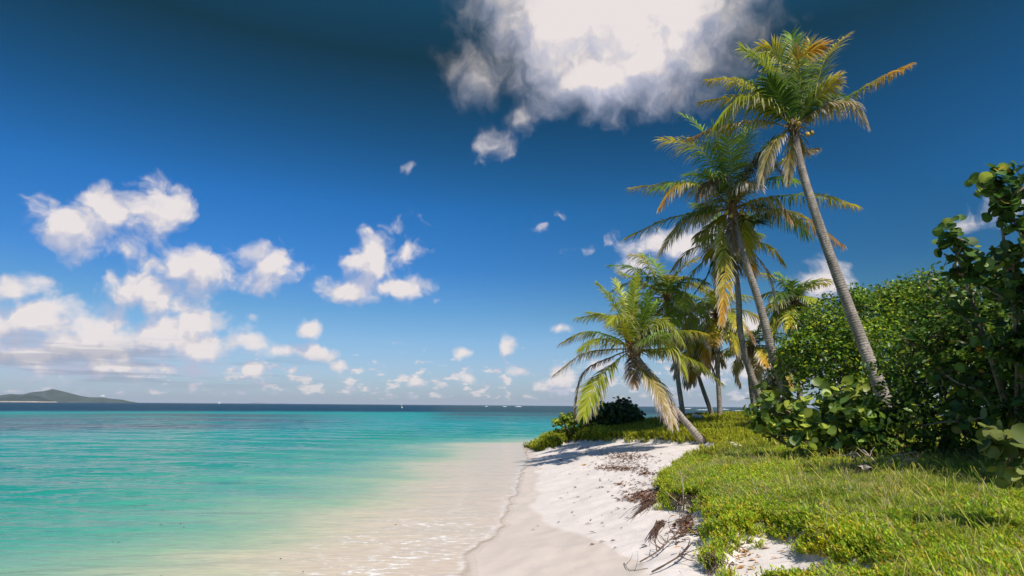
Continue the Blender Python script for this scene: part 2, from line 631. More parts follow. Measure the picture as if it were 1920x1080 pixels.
def polar(radii, angles):
    r, a = np.meshgrid(radii, angles, indexing='ij')
    x, y = r * np.sin(a), r * np.cos(a)
    nr, na = r.shape
    i, j = np.meshgrid(np.arange(nr - 1), np.arange(na - 1), indexing='ij')
    F = np.stack([i * na + j, i * na + j + 1, (i + 1) * na + j + 1, (i + 1) * na + j], -1).reshape(-1, 4)[:, ::-1]
    return x.ravel(), y.ravel(), F


rad_g = np.concatenate([[0.4, 1, 1.8, 2.6], np.geomspace(3.4, 60, 400), np.geomspace(62, 40000, 60)])
ang_g = np.radians(np.concatenate([np.linspace(-180, -50, 40)[:-1], np.linspace(-50, 52, 520), np.linspace(52, 180, 40)[1:]]))
gx, gy, gF = polar(rad_g, ang_g)
gz = height(gx, gy)
_, gd = base_height(gx, gy)
gv = veg_sd(gx, gy)
wet = sstep(0.22, -0.22, gd - 0.35 - 0.25 * sstep(30, 20, gy) + (fbm(gx * 0.9, gy * 0.7, 61, 3) - 0.5) * 0.5 - 2.0 * sstep(14.5, 9.5, gy + 0.9 * gx) * sstep(4.5, 1.5, gd))


def sand_material():
    m, t = new_mat('sand_and_soil')
    geo = N(t, 'ShaderNodeNewGeometry')
    pos = geo.outputs['Position']
    aw = N(t, 'ShaderNodeAttribute', attribute_name='wet')
    av = N(t, 'ShaderNodeAttribute', attribute_name='veg')
    n1 = noise(t, pos, 1.7, 5.0, 0.6, '3D')
    n2 = noise(t, pos, 160.0, 2.0, 0.6, '3D')
    n3 = noise(t, pos, 22.0, 4.0, 0.6, '3D')
    dry = ramp(t, n1.outputs['Fac'], [(0.25, (0.63, 0.56, 0.52)), (0.6, (0.69, 0.62, 0.58)), (0.8, (0.72, 0.655, 0.62))])
    wetc = ramp(t, n1.outputs['Fac'], [(0.3, (0.60, 0.505, 0.435)), (0.7, (0.65, 0.555, 0.485))])
    wf = math_(t, 'ADD', aw.outputs['Fac'], math_(t, 'MULTIPLY_ADD', n3.outputs['Fac'], 0.3, -0.15))
    wf = maprange(t, wf, 0.15, 0.85)
    mixw = N(t, 'ShaderNodeMix', data_type='RGBA')
    link(t, wf, mixw.inputs[0])
    link(t, dry, mixw.inputs[6])
    link(t, wetc, mixw.inputs[7])
    # grains: darker shell and coral specks
    spk = maprange(t, n2.outputs['Fac'], 0.30, 0.55, 0.80, 1.03)
    cb = N(t, 'ShaderNodeCombineXYZ')
    for i in range(3):
        link(t, spk, cb.inputs[i])
    sc = vmath(t, 'MULTIPLY', mixw.outputs[2], cb.outputs[0])
    soil = ramp(t, n3.outputs['Fac'], [(0.3, (0.08, 0.085, 0.025)), (0.6, (0.15, 0.14, 0.05)), (0.8, (0.34, 0.29, 0.19))])
    vf = math_(t, 'ADD', av.outputs['Fac'], math_(t, 'MULTIPLY_ADD', n3.outputs['Fac'], 0.9, -0.45))
    vf = maprange(t, vf, 0.35, 0.7)
    mixv = N(t, 'ShaderNodeMix', data_type='RGBA')
    link(t, vf, mixv.inputs[0])
    link(t, sc.outputs[0], mixv.inputs[6])
    link(t, soil, mixv.inputs[7])
    b = N(t, 'ShaderNodeBsdfPrincipled')
    link(t, mixv.outputs[2], b.inputs['Base Color'])
    link(t, maprange(t, wf, 0, 1, 0.92, 0.5, 'LINEAR'), b.inputs['Roughness'])
    b.inputs['Specular IOR Level'].default_value = 0.25
    # bump: dents and prints in dry sand, grain
    n4 = noise(t, pos, 7.0, 5.0, 0.62, '3D')
    # trodden hollows and small pits
    vd = N(t, 'ShaderNodeTexVoronoi', feature='SMOOTH_F1')
    link(t, pos, vd.inputs['Vector'])
    vd.inputs['Scale'].default_value = 2.3
    vd.inputs['Smoothness'].default_value = 0.25
    pit = maprange(t, vd.outputs['Distance'], 0.10, 0.34, -0.9, 0.0)
    patchy = maprange(t, n1.outputs['Fac'], 0.45, 0.62)
    hgt = math_(t, 'ADD', math_(t, 'MULTIPLY', n4.outputs['Fac'], 1.0), math_(t, 'MULTIPLY', n2.outputs['Fac'], 0.08))
    hgt = math_(t, 'ADD', hgt, math_(t, 'MULTIPLY', pit, patchy))
    hs = maprange(t, wf, 0, 1, 0.26, 0.05, 'LINEAR')
    bp = N(t, 'ShaderNodeBump')
    link(t, hs, bp.inputs['Strength'])
    bp.inputs['Distance'].default_value = 0.06
    link(t, hgt, bp.inputs['Height'])
    link(t, bp.outputs[0], b.inputs['Normal'])
    o = N(t, 'ShaderNodeOutputMaterial')
    link(t, b.outputs[0], o.inputs[0])
    return m


beach = mk('beach', np.stack([gx, gy, gz], -1), gF, sand_material(), attrs={'wet': wet, 'veg': sstep(-0.05, 0.25, gv)})
tag(beach, kind='structure')

# ------------------------------------------------------------------ the sea
rad_w = np.concatenate([np.geomspace(5.0, 160, 560), np.geomspace(163, 60000, 140)])
ang_w = np.radians(np.concatenate([np.linspace(-180, -52, 30)[:-1], np.linspace(-52, 34, 420), np.linspace(34, 180, 50)[1:]]))
wx, wy, wF = polar(rad_w, ang_w)
wb, wd = base_height(wx, wy)
depth = -wb
sh = sstep(0.05, 0.9, depth)
rr = np.hypot(wx, wy)
yy = wy + 0.25 * wx + 1.6 * fbm(wx * 0.12, wy * 0.12, 71, 2)
wz = 0.055 * np.sin(yy * 1.55 + 3 * fbm(wx * 0.10, wy * 0.35, 73, 2)) * (0.4 + fbm(wx * 0.15, wy * 0.5, 75, 2))
wz += 0.10 * (fbm(wx * 0.35, wy * 1.3, 77, 4) - 0.5)
wz += 0.05 * (fbm(wx * 1.1, wy * 3.2, 79, 3) - 0.5)
wz *= sh * sstep(220, 80, rr)
wz += 0.012 * (fbm(wx * 2.2, wy * 4.5, 81, 3) - 0.5) * sstep(0.0, 0.05, depth) * sstep(40, 20, rr)
# a small swash wave laps over the foot of the beach
wz += 0.012 * sstep(1.0, 0.0, np.abs(wd + 0.5))


def sea_material():
    m, t = new_mat('sea_water')
    geo = N(t, 'ShaderNodeNewGeometry')
    pos = geo.outputs['Position']
    ad = N(t, 'ShaderNodeAttribute', attribute_name='depth')
    asw = N(t, 'ShaderNodeAttribute', attribute_name='swash')
    sepp = N(t, 'ShaderNodeSeparateXYZ')
    link(t, pos, sepp.inputs[0])
    dep = ad.outputs['Fac']
    # reef and seagrass patches darken the floor further out
    mp = N(t, 'ShaderNodeMapping')
    link(t, pos, mp.inputs[0])
    mp.inputs['Scale'].default_value = (0.016, 0.042, 0.0)
    patch = noise(t, mp.outputs[0], 1.0, 5.0, 0.6, '3D')
    mpl = N(t, 'ShaderNodeMapping')
    link(t, pos, mpl.inputs[0])
    mpl.inputs['Scale'].default_value = (0.10, 0.22, 0.0)
    soft = noise(t, mpl.outputs[0], 1.0, 4.0, 0.6, '3D')
    dn = math_(t, 'MULTIPLY_ADD', math_(t, 'SUBTRACT', soft.outputs['Fac'], 0.5), math_(t, 'MULTIPLY', dep, 1.5), dep)
    c = ramp(t, math_(t, 'MULTIPLY', dn, 1 / 8.0),
             [(0.0, (0.53, 0.44, 0.365)), (0.018, (0.52, 0.44, 0.345)), (0.027, (0.44, 0.43, 0.305)), (0.038, (0.24, 0.37, 0.25)), (0.064, (0.065, 0.30, 0.22)), (0.12, (0.008, 0.24, 0.185)),
              (0.32, (0.004, 0.245, 0.21)), (0.60, (0.006, 0.23, 0.24)), (0.80, (0.008, 0.11, 0.16)), (1.0, (0.008, 0.045, 0.085))])
    arf = N(t, 'ShaderNodeAttribute', attribute_name='reef')
    pf = math_(t, 'MULTIPLY', maprange(t, patch.outputs['Fac'], 0.36, 0.56, 0.35, 1.0), arf.outputs['Fac'])
    dk = N(t, 'ShaderNodeMix', data_type='RGBA')
    link(t, math_(t, 'MULTIPLY', pf, 0.95), dk.inputs[0])
    link(t, c, dk.inputs[6])
    dk.inputs[7].default_value = (0.045, 0.085, 0.095, 1)
    # foam lace on the swash
    mf = N(t, 'ShaderNodeMapping')
    link(t, pos, mf.inputs[0])
    mf.inputs['Scale'].default_value = (1.0, 1.7, 1.0)
    mf.inputs['Rotation'].default_value = (0, 0, 0.35)
    fn = noise(t, mf.outputs[0], 4.2, 8.0, 0.70, '3D', 0.25)
    fn2 = noise(t, mf.outputs[0], 0.7, 3.0, 0.6, '3D')
    fsum = math_(t, 'ADD', fn.outputs['Fac'], math_(t, 'MULTIPLY_ADD', fn2.outputs['Fac'], 0.35, -0.175))
    foam = maprange(t, fsum, 0.52, 0.70, 0.0, 0.85)
    foam = math_(t, 'MULTIPLY', foam, asw.outputs['Fac'])
    aed = N(t, 'ShaderNodeAttribute', attribute_name='edge')
    foam = math_(t, 'MAXIMUM', foam, math_(t, 'MULTIPLY', aed.outputs['Fac'], maprange(t, fn.outputs['Fac'], 0.42, 0.62, 0.02, 0.55)))
    cf = N(t, 'ShaderNodeMix', data_type='RGBA')
    link(t, foam, cf.inputs[0])
    # ripple-marked sand shows through the thin water
    mrs = N(t, 'ShaderNodeMapping')
    link(t, pos, mrs.inputs[0])
    mrs.inputs['Scale'].default_value = (1.6, 7.0, 1.0)
    mrs.inputs['Rotation'].default_value = (0, 0, 0.10)
    rs = noise(t, mrs.outputs[0], 1.6, 5.0, 0.62, '3D', 0.3)
    rsf = maprange(t, rs.outputs['Fac'], 0.30, 0.70, 0.86, 1.10, 'LINEAR')
    rsc = N(t, 'ShaderNodeVectorMath', operation='SCALE')
    link(t, dk.outputs[2], rsc.inputs[0])
    link(t, rsf, rsc.inputs['Scale'])
    link(t, rsc.outputs[0], cf.inputs[6])
    cf.inputs[7].default_value = (0.82, 0.82, 0.84, 1)
    alpha = maprange(t, dn, 0.0, 0.010, 0.10, 1.0)
    alpha = math_(t, 'MAXIMUM', alpha, math_(t, 'MULTIPLY', foam, 0.85))
    b = N(t, 'ShaderNodeBsdfPrincipled')
    link(t, cf.outputs[2], b.inputs['Base Color'])
    link(t, alpha, b.inputs['Alpha'])
    # unresolved chop makes the far sea rougher
    cdist = vmath(t, 'LENGTH', pos)
    link(t, maprange(t, cdist.outputs['Value'], 15, 260, 0.10, 0.45, 'LINEAR'), b.inputs['Roughness'])
    spf = math_(t, 'MULTIPLY', maprange(t, cdist.outputs['Value'], 30, 130, 0.46, 0.05, 'LINEAR'), maprange(t, dep, 0.22, 1.3, 0.02, 1.0))
    link(t, spf, b.inputs['Specular IOR Level'])
    b.inputs['IOR'].default_value = 1.33
    # ripples
    mr = N(t, 'ShaderNodeMapping')
    link(t, pos, mr.inputs[0])
    mr.inputs['Scale'].default_value = (0.55, 1.5, 1.0)
    mr.inputs['Rotation'].default_value = (0, 0, 0.12)
    r1 = noise(t, mr.outputs[0], 2.2, 6.0, 0.62, '3D', 0.4)
    mr2 = N(t, 'ShaderNodeMapping')
    link(t, pos, mr2.inputs[0])
    mr2.inputs['Scale'].default_value = (0.05, 0.22, 1.0)
    r2 = noise(t, mr2.outputs[0], 1.0, 4.0, 0.6, '3D')
    mr3 = N(t, 'ShaderNodeMapping')
    link(t, pos, mr3.inputs[0])
    mr3.inputs['Scale'].default_value = (0.32, 0.95, 1.0)
    mr3.inputs['Rotation'].default_value = (0, 0, -0.10)
    r3 = noise(t, mr3.outputs[0], 1.0, 4.0, 0.55, '3D', 0.3)
    hsum = math_(t, 'ADD', math_(t, 'MULTIPLY', r1.outputs['Fac'], 0.05), math_(t, 'MULTIPLY', r2.outputs['Fac'], 0.8))
    hsum = math_(t, 'ADD', hsum, math_(t, 'MULTIPLY', r3.outputs['Fac'], 0.45))
    bp = N(t, 'ShaderNodeBump')
    link(t, maprange(t, dep, 0.05, 0.8, 0.12, 0.95), bp.inputs['Strength'])
    bp.inputs['Distance'].default_value = 1.0
    link(t, hsum, bp.inputs['Height'])
    link(t, bp.outputs[0], b.inputs['Normal'])
    o = N(t, 'ShaderNodeOutputMaterial')
    link(t, b.outputs[0], o.inputs[0])
    return m


off_d = np.maximum(-wd, 0) + 14 * (fbm(wx * 0.02, wy * 0.05, 85, 3) - 0.5)
vis_depth = np.where(off_d < 45, np.maximum(depth, 0), 0)
sh_d = np.minimum(np.maximum(depth, 0), 3.4)
vis_depth = sh_d + 5.5 * sstep(170, 240, rr + 60 * (fbm(wx * 0.004, wy * 0.02, 86, 3) - 0.5))
rn = rr * (0.8 + 0.4 * fbm(wx * 0.01, wy * 0.03, 89, 3))
side = wx / np.maximum(wy, 1.0)
reef = sstep(52, 72, rn) * sstep(165, 130, rn) * sstep(-0.18, -0.42, side + 0.25 * (fbm(wx * 0.012, wy * 0.012, 90, 2) - 0.5))
reef = np.maximum(reef, sstep(80, 105, rn) * sstep(-0.16, -0.08, side))
reef *= sstep(0.30, 0.52, fbm(wx * 0.03, wy * 0.09, 87, 4) + 0.10)
swash = sstep(-3.6, -1.6, wd) * sstep(16, 12, wy) * sstep(0.5, -0.1, wd)
swash = np.maximum(swash, 0.55 * sstep(-0.7, -0.2, wd) * sstep(45, 30, wy))
ed = wd + 0.22 + 0.5 * (fbm(wx * 0.9, wy * 0.9, 95, 4) - 0.5)
edge_a = np.exp(-(ed / 0.06) ** 2) * sstep(34, 20, wy)
ed2 = wd + 1.5 + 1.1 * (fbm(wx * 0.5, wy * 0.7, 96, 4) - 0.5)
edge_a = np.maximum(edge_a, 0.35 * np.exp(-(ed2 / 0.10) ** 2) * sstep(26, 15, wy))
keep = (depth[wF] > -0.12).any(axis=1)
wF = wF[keep]
used = np.unique(wF)
remap = np.full(len(wx), -1)
remap[used] = np.arange(len(used))
sea = mk('sea', np.stack([wx, wy, wz], -1)[used], remap[wF], sea_material(),
         attrs={'depth': vis_depth[used], 'swash': swash[used], 'reef': reef[used], 'edge': edge_a[used]})
tag(sea, kind='structure')

# white water on the outer reef
fg = Geo()
for (u, v, wpx) in [(1318, 768.5, 26), (1390, 770, 32), (1358, 767.5, 20), (1290, 766, 14), (946, 762.4, 8), (972, 762.6, 14), (912, 762, 6), (1330, 764.5, 14),
                    (1240, 764, 10), (1420, 768, 20)]:
    dv = v - (760 + 0.0074 * (u - 960))
    Y = min(CAMZ * FPX / max(dv, 2.2), 1100)
    c0 = P(u, v, Y)
    L = wpx * Y / FPX
    n = 26
    s = np.linspace(-1, 1, n)
    px = c0[0] + s * L / 2
    hh = 0.0018 * Y * (1 - s ** 2) * (0.4 + 0.9 * np.random.default_rng(int(u)).random(n)) * 0.45
    py = c0[1] + np.sin(s * 3) * L * 0.03
    w_ = 1.6 * hh + 0.2
    V = np.concatenate([np.stack([px, py - w_, np.full(n, 0.0)], -1), np.stack([px, py, hh], -1), np.stack([px, py + w_, np.full(n, 0.0)], -1)])
    i = np.arange(n - 1)
    F = np.concatenate([np.stack([i, i + 1, n + i + 1, n + i], -1), np.stack([n + i, n + i + 1, 2 * n + i + 1, 2 * n + i], -1)])
    fg.add(V, F, (0.8, 0.82, 0.84))
foam_o = fg.build('sea_foam', M_PAINT)
tag(foam_o, 'white water breaking over the outer reef near the horizon', 'foam', kind='stuff')

# ------------------------------------------------------------------ far island, islets, boats
def island(name, prof, Y, thick, colr, sand=True, seed=1, offset=0.0):
    u = np.array([p[0] for p in prof], float)
    v = np.array([p[1] for p in prof], float)
    n, mrow = 220, 60
    uu = np.linspace(u[0], u[-1], n)
    vv = np.interp(uu, u, v)
    hor = 760 + 0.0074 * (uu - 960)
    X = np.array([P(a_, b_, Y)[0] for a_, b_ in zip(uu, vv)])
    H = np.maximum(np.array([P(a_, b_, Y)[2] for a_, b_ in zip(uu, vv)]), 0) + 0.5
    t = np.linspace(-1, 1, mrow)
    TX, TT = np.meshgrid(X, t, indexing='ij')
    HH = np.repeat(H[:, None], mrow, 1)
    nz = fbm(TX * 0.012, TT * 5, seed, 4)
    prof_t = np.clip(1 - np.abs(TT) ** 1.1, 0, 1)
    Z = HH * prof_t * (0.86 + 0.28 * nz * (1 - prof_t)) - 1.0
    YY = Y + TT * thick * (0.35 + 0.65 * HH / H.max())
    V = np.stack([TX, YY, Z], -1).reshape(-1, 3)
    i, j = np.meshgrid(np.arange(n - 1), np.arange(mrow - 1), indexing='ij')
    F = np.stack([i * mrow + j, (i + 1) * mrow + j, (i + 1) * mrow + j + 1, i * mrow + j + 1], -1).reshape(-1, 4)
    c = np.zeros((len(V), 3))
    c[:] = colr
    g = fbm(V[:, 0] * 0.02, V[:, 1] * 0.02, seed + 5, 4)[:, None]
    c = c * (0.55 + 0.9 * g)
    if sand:
        sm = (sstep(7, 2, V[:, 2]) * sstep(0.50, 0.62, fbm(V[:, 0] * 0.006, V[:, 1] * 0.0, seed + 9, 2)))[:, None]
        c = c * (1 - sm) + np.array((0.45, 0.36, 0.28)) * sm
    o = mk(name, V, F, M_HILL, c)
    return tag(o, kind='structure')


island('hills', [(-60, 750), (-20, 741), (0, 739), (20, 736), (44, 737), (60, 732), (84, 729.5), (100, 725), (114, 729), (132, 734), (152, 740),
                 (168, 743), (192, 743), (208, 746), (228, 748), (243, 752), (252, 754.5)], 4300, 260, (0.034, 0.056, 0.046), True, 3)
island('hills', [(-40, 752), (0, 745), (22, 740), (44, 740), (56, 737.5), (70, 740), (84, 746), (94, 749), (102, 754)], 3600, 120, (0.022, 0.040, 0.034), True, 8)
island('hills', [(462, 757), (478, 754.6), (490, 754.6), (498, 757)], 14000, 500, (0.10, 0.13, 0.14), False, 11)
island('hills', [(516, 757.5), (530, 755.6), (540, 756.8), (546, 758)], 14500, 500, (0.10, 0.13, 0.14), False, 12)


def box(c, s):
    c, s = np.asarray(c, float), np.asarray(s, float) / 2
    V = np.array([[x, y, z] for x in (-1, 1) for y in (-1, 1) for z in (-1, 1)]) * s + c
    F = np.array([[0, 1, 3, 2], [4, 6, 7, 5], [0, 4, 5, 1], [2, 3, 7, 6], [0, 2, 6, 4], [1, 5, 7, 3]])
    return V, F


# white house on the island's low shoulder
hp = P(193, 743.6, 4150)
hs = empty('hillside_house', hp, 'long white house on the low shoulder of the far green island', 'house')
g = Geo(); g.add(*box(hp + (0, 0, 3), (26, 12, 7)), (0.8, 0.78, 0.75)); g.build('wall', M_PAINT, hs, False)
g = Geo()
V = np.array([[-14, -7, 6.5], [14, -7, 6.5], [14, 7, 6.5], [-14, 7, 6.5], [-9, 0, 10], [9, 0, 10]], float) + hp
g.add(V, [[0, 1, 5, 4], [2, 3, 4, 5]], (0.75, 0.74, 0.72)); g.add(V, [[1, 2, 5], [3, 0, 4]], (0.75, 0.74, 0.72))
g.build('roof', M_PAINT, hs, False)

# distant sailing boat
bp_ = P(411, 756.2, 3000); bp_[2] = 0
sb = empty('sailing_boat', bp_, 'tiny white sailing boat on the horizon right of the island', 'sailboat')
t = np.linspace(0, 1, 12)
w = 1.7 * np.sin(np.pi * np.clip(t * 0.9 + 0.1, 0, 1)) ** 0.7
ring = []
for a, zz in ((0.0, -0.3), (0.75, 0.2), (1.0, 1.3)):
    ring.append(np.stack([(t - 0.5) * 11, -w * a, np.full(12, zz)], -1))
for a, zz in ((1.0, 1.3), (0.75, 0.2), (0.0, -0.3)):
    ring.append(np.stack([(t - 0.5) * 11, w * a, np.full(12, zz)], -1))
V = np.concatenate(ring) + bp_
F = []
for r in range(5):
    for i in range(11):
        F.append([r * 12 + i, r * 12 + i + 1, (r + 1) * 12 + i + 1, (r + 1) * 12 + i])
g = Geo(); g.add(V, F, (0.75, 0.75, 0.75)); g.build('hull', M_PAINT, sb)
g = Geo(); g.add(*tube([bp_ + (0.5, 0, 1.2), bp_ + (0.5, 0, 13)], 0.12, 6), (0.6, 0.6, 0.6)); g.build('mast', M_PAINT, sb)
for nm, tri in (('mainsail', [(0.3, 0, 2.4), (-4.8, 0.5, 2.4), (0.3, 0, 12.6)]), ('jib', [(0.8, 0, 11.5), (5.2, 0, 1.6), (0.9, 0.5, 2.2)])):
    a, b, c = [np.array(q) for q in tri]
    m_ = 8
    V, F = [], []
    for i in range(m_ + 1):
        for j in range(m_ + 1):
            s_, r_ = i / m_, j / m_
            q = a * (1 - s_) + (b * (1 - r_) + c * r_) * s_
            V.append(q + np.array((0, 0.5 * math.sin(math.pi * s_) * math.sin(math.pi * r_), 0)) + bp_)
    for i in range(m_):
        for j in range(m_):
            F.append([i * (m_ + 1) + j, (i + 1) * (m_ + 1) + j, (i + 1) * (m_ + 1) + j + 1, i * (m_ + 1) + j + 1])
    g = Geo(); g.add(V, F, (0.85, 0.85, 0.84)); g.build(nm, M_PAINT, sb)

# leaning marker buoy
bq = P(754, 765.2, 420); bq[2] = 0.0
by = empty('marker_buoy', bq, 'small pale leaning marker buoy far out on the dark blue water', 'buoy')
ln = np.array((-0.28, 0, 0.96))
g = Geo(); g.add(*tube([bq + ln * k for k in (-0.3, 0.0, 0.2, 0.6, 0.8, 0.85)], [0.05, 0.35, 0.5, 0.42, 0.2, 0.02], 12), (0.75, 0.70, 0.5)); g.build('float', M_PAINT, by)
g = Geo(); g.add(*tube([bq + ln * 0.8, bq + ln * 2.3], 0.10, 8), (0.75, 0.72, 0.6)); g.build('pole', M_PAINT, by)
g = Geo(); g.add(*tube([bq + ln * 2.2, bq + ln * 2.4, bq + ln * 2.7, bq + ln * 2.8], [0.04, 0.26, 0.2, 0.02], 10), (0.75, 0.72, 0.6)); g.build('topmark', M_PAINT, by)

# ------------------------------------------------------------------ palms
GREEN = np.array((0.125, 0.215, 0.020))
DEEP = np.array((0.055, 0.120, 0.016))
YG = np.array((0.40, 0.44, 0.030))
YEL = np.array((0.62, 0.50, 0.035))
ORA = np.array((0.62, 0.33, 0.035))
TAN = np.array((0.50, 0.40, 0.31))
PALE = np.array((0.72, 0.60, 0.53))
BRN = np.array((0.17, 0.105, 0.055))
# kind: leaflet colour near the stalk, colour at the frond's tip, leaflet end colour, stalk colour, where leaflet ends turn
KIND = {
    'green': (GREEN, GREEN * 1.5 + YG * 0.15, TAN * 0.8, YG, 0.90),
    'deep': (DEEP, GREEN, TAN * 0.6, GREEN * 1.6, 0.92),
    'yg': (YG * 0.72, YG, TAN, YEL, 0.85),
    'bright': (YG * 0.55 + GREEN * 0.4, YG * 1.15, TAN, YEL, 0.88),
    'yellow': (YG * 0.8, YEL, TAN, YEL, 0.80),
    'orange': (YEL * 0.65 + GREEN * 0.5, ORA, PALE, ORA, 0.70),
    'green_orange': (GREEN * 1.2, ORA, TAN, YG, 0.85),
    'green_yellow': (GREEN * 1.2, YEL, TAN, YG, 0.85),
    'dry': (BRN * 1.2 + YG * 0.45, TAN * 0.7 + YEL * 0.3, PALE, ORA, 0.62),
    'brown': (BRN, BRN * 1.6, TAN * 0.8, ORA, 0.6),
}


def frond(parent, pts, lmax, kind, droop=0.55, npair=46, width=0.042, roll=0.0, seed=0, lift=0.22, start=0.16, rr0=0.028, wind=(-0.05, 0, 0), sidev=None, name='frond', ragged=0.0):
    r = np.random.default_rng(seed)
    pts = catmull(pts, 36)
    n = len(pts)
    T = unit(np.gradient(pts, axis=0))
    chord = pts[-1] - pts[0]
    if sidev is None:
        h = np.array((chord[0], chord[1], 0))
        if np.linalg.norm(h) < 0.25 * np.linalg.norm(chord):
            h = np.array((math.cos(seed * 2.1), math.sin(seed * 2.1), 0))
        sidev = unit(np.cross(h, (0, 0, 1.0)))
    sidev = np.asarray(sidev, float)
    Sd = unit(sidev[None] - T * (T @ sidev)[:, None])
    Up = np.cross(Sd, T)
    flip = np.sign(Up[: n // 2, 2].mean()) or 1.0
    Up = Up * flip
    if roll:
        cr, sr = math.cos(roll), math.sin(roll)
        Sd, Up = Sd * cr + Up * sr, Up * cr - Sd * sr
    g = Geo()
    c0, c1, ce, cs, et = KIND[kind]
    # stalk
    s_ = np.linspace(0, 1, n)
    V, F = tube(pts, rr0 * (1 - s_) ** 0.8 + 0.004, 5)
    rib = Geo()
    rib.add(V, F, np.repeat((cs[None] * (1 - 0.35 * (1 - s_))[:, None]), 5, 0))
    # leaflets
    st = start + (1 - start) * np.linspace(0, 1, npair) ** 0.95
    K = 5
    for sg in (-1, 1):
        s = np.clip(st + r.normal(0, 0.004, npair), 0, 1)
        keepm = r.random(npair) > (0.04 + ragged)
        s = s[keepm]
        m = len(s)
        fi = s * (n - 1)
        i0 = np.minimum(fi.astype(int), n - 2)
        ft = (fi - i0)[:, None]
        lerp = lambda A: A[i0] * (1 - ft) + A[i0 + 1] * ft
        p, t_, sd_, up_ = lerp(pts), unit(lerp(T)), unit(lerp(Sd)), unit(lerp(Up))
        q = (s - start) / (1 - start)
        ll = lmax * (0.45 + 0.62 * np.sin(np.pi * np.clip(q * 0.86 + 0.10, 0, 1)) - 0.10) * r.uniform(0.86, 1.1, m)
        ang = np.radians(22 + 42 * q ** 1.3 + r.normal(0, 5, m))
        lf = lift + r.normal(0, 0.10, m)
        d = unit(sd_ * sg * np.cos(ang)[:, None] + t_ * np.sin(ang)[:, None] + up_ * lf[:, None])
        dr = droop * r.uniform(0.7, 1.35, m)
        tt = np.linspace(0, 1, K)
        # bend the leaflet under gravity, keeping its length
        ctr = np.zeros((m, K, 3))
        ctr[:, 0] = p
        dirc = d.copy()
        for k in range(1, K):
            g_ = np.array((wind[0], wind[1], -1.0)) * (dr * (0.55 + 0.6 * k))[:, None] / (K - 1)
            dirc = unit(dirc + g_ * 1.15)
            ctr[:, k] = ctr[:, k - 1] + dirc * (ll / (K - 1))[:, None]
        wv = unit(t_ - d * (t_ * d).sum(1, keepdims=True))
        wv = unit(wv + up_ * r.normal(0, 0.25, m)[:, None])
        prof = np.array((0.55, 1.0, 0.92, 0.62, 0.06)) * 0.5 * width
        wd_ = r.uniform(0.85, 1.35, m)
        A = ctr + wv[:, None] * (prof[None] * wd_[:, None])[:, :, None]
        B = ctr - wv[:, None] * (prof[None] * wd_[:, None])[:, :, None]
        V = np.stack([A, B], 2).reshape(-1, 3)
        b = (np.arange(m) * K * 2)[:, None]
        k = np.arange(K - 1)[None] * 2
        F = np.stack([b + k, b + k + 1, b + k + 3, b + k + 2], -1).reshape(-1, 4)
        mixs = sstep(0.25, 0.95, q + r.normal(0, 0.08, m))[:, None, None]
        cc = c0[None, None] * (1 - mixs) + c1[None, None] * mixs
        tj = np.clip(tt[None] + r.normal(0, 0.10, m)[:, None], 0, 1)
        me_ = sstep(et - 0.18, et + 0.12, tj)[:, :, None]
        cc = cc * (1 - me_) + ce[None, None] * me_
        cc = cc * r.uniform(0.72, 1.28, m)[:, None, None]
        g.add(V, F, np.repeat(cc, 2, axis=1).reshape(-1, 3))
    fo = g.build(name, M_FROND, parent)
    rib.build('midrib', M_FROND, fo)
    return fo


def palm_trunk(parent, pts, r0, r1, seed=0, ring=0.085, tint=(0.30, 0.255, 0.215)):
    r = np.random.default_rng(seed)
    c = catmull(pts, 60)
    L = np.linalg.norm(np.diff(c, axis=0), axis=1).sum()
    nr = max(30, int(L / ring) * 3)
    c = catmull(pts, nr)
    s = np.linspace(0, 1, nr)
    rad = r0 + (r1 - r0) * s ** 0.8 + 0.22 * r0 * np.exp(-s * L / 0.35)
    ph = np.arange(nr) % 3
    rad = rad * np.where(ph == 0, 1.045, np.where(ph == 1, 0.985, 0.965)) * (1 + (r.random(nr) - 0.5) * 0.05) * (1 + 0.10 * (fbm(s * L * 0.8, s * 0, seed + 3, 3) - 0.5))
    ns = 14
    V, F = tube(c, rad, ns)
    jag = (r.random((nr, ns, 1)) - 0.5) * 0.035 * rad[:, None, None]
    out = V.reshape(nr, ns, 3) - c[:, None]
    V = (c[:, None] + out * (1 + jag / rad[:, None, None])).reshape(-1, 3)
    col = np.zeros((nr, ns, 3))
    col[:] = tint
    col *= np.where(ph == 2, 0.72, 1.05)[:, None, None]
    blot = fbm(np.repeat(np.arange(ns)[None] * 0.35, nr, 0), np.repeat(s[:, None] * L * 3.0, ns, 1), seed, 3)
    col *= (0.50 + 0.95 * blot)[:, :, None]
    stain = sstep(0.55, 0.75, fbm(np.repeat(np.arange(ns)[None] * 0.6, nr, 0), np.repeat(s[:, None] * L * 0.9, ns, 1), seed + 50, 4))
    col = col * (1 - 0.55 * stain[:, :, None]) + 0.55 * stain[:, :, None] * np.array((0.10, 0.085, 0.07))
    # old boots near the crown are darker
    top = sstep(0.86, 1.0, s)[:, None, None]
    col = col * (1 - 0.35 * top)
    g = Geo()
    g.add(V, F, col.reshape(-1, 3))
    return g.build('trunk', M_BARK, parent)


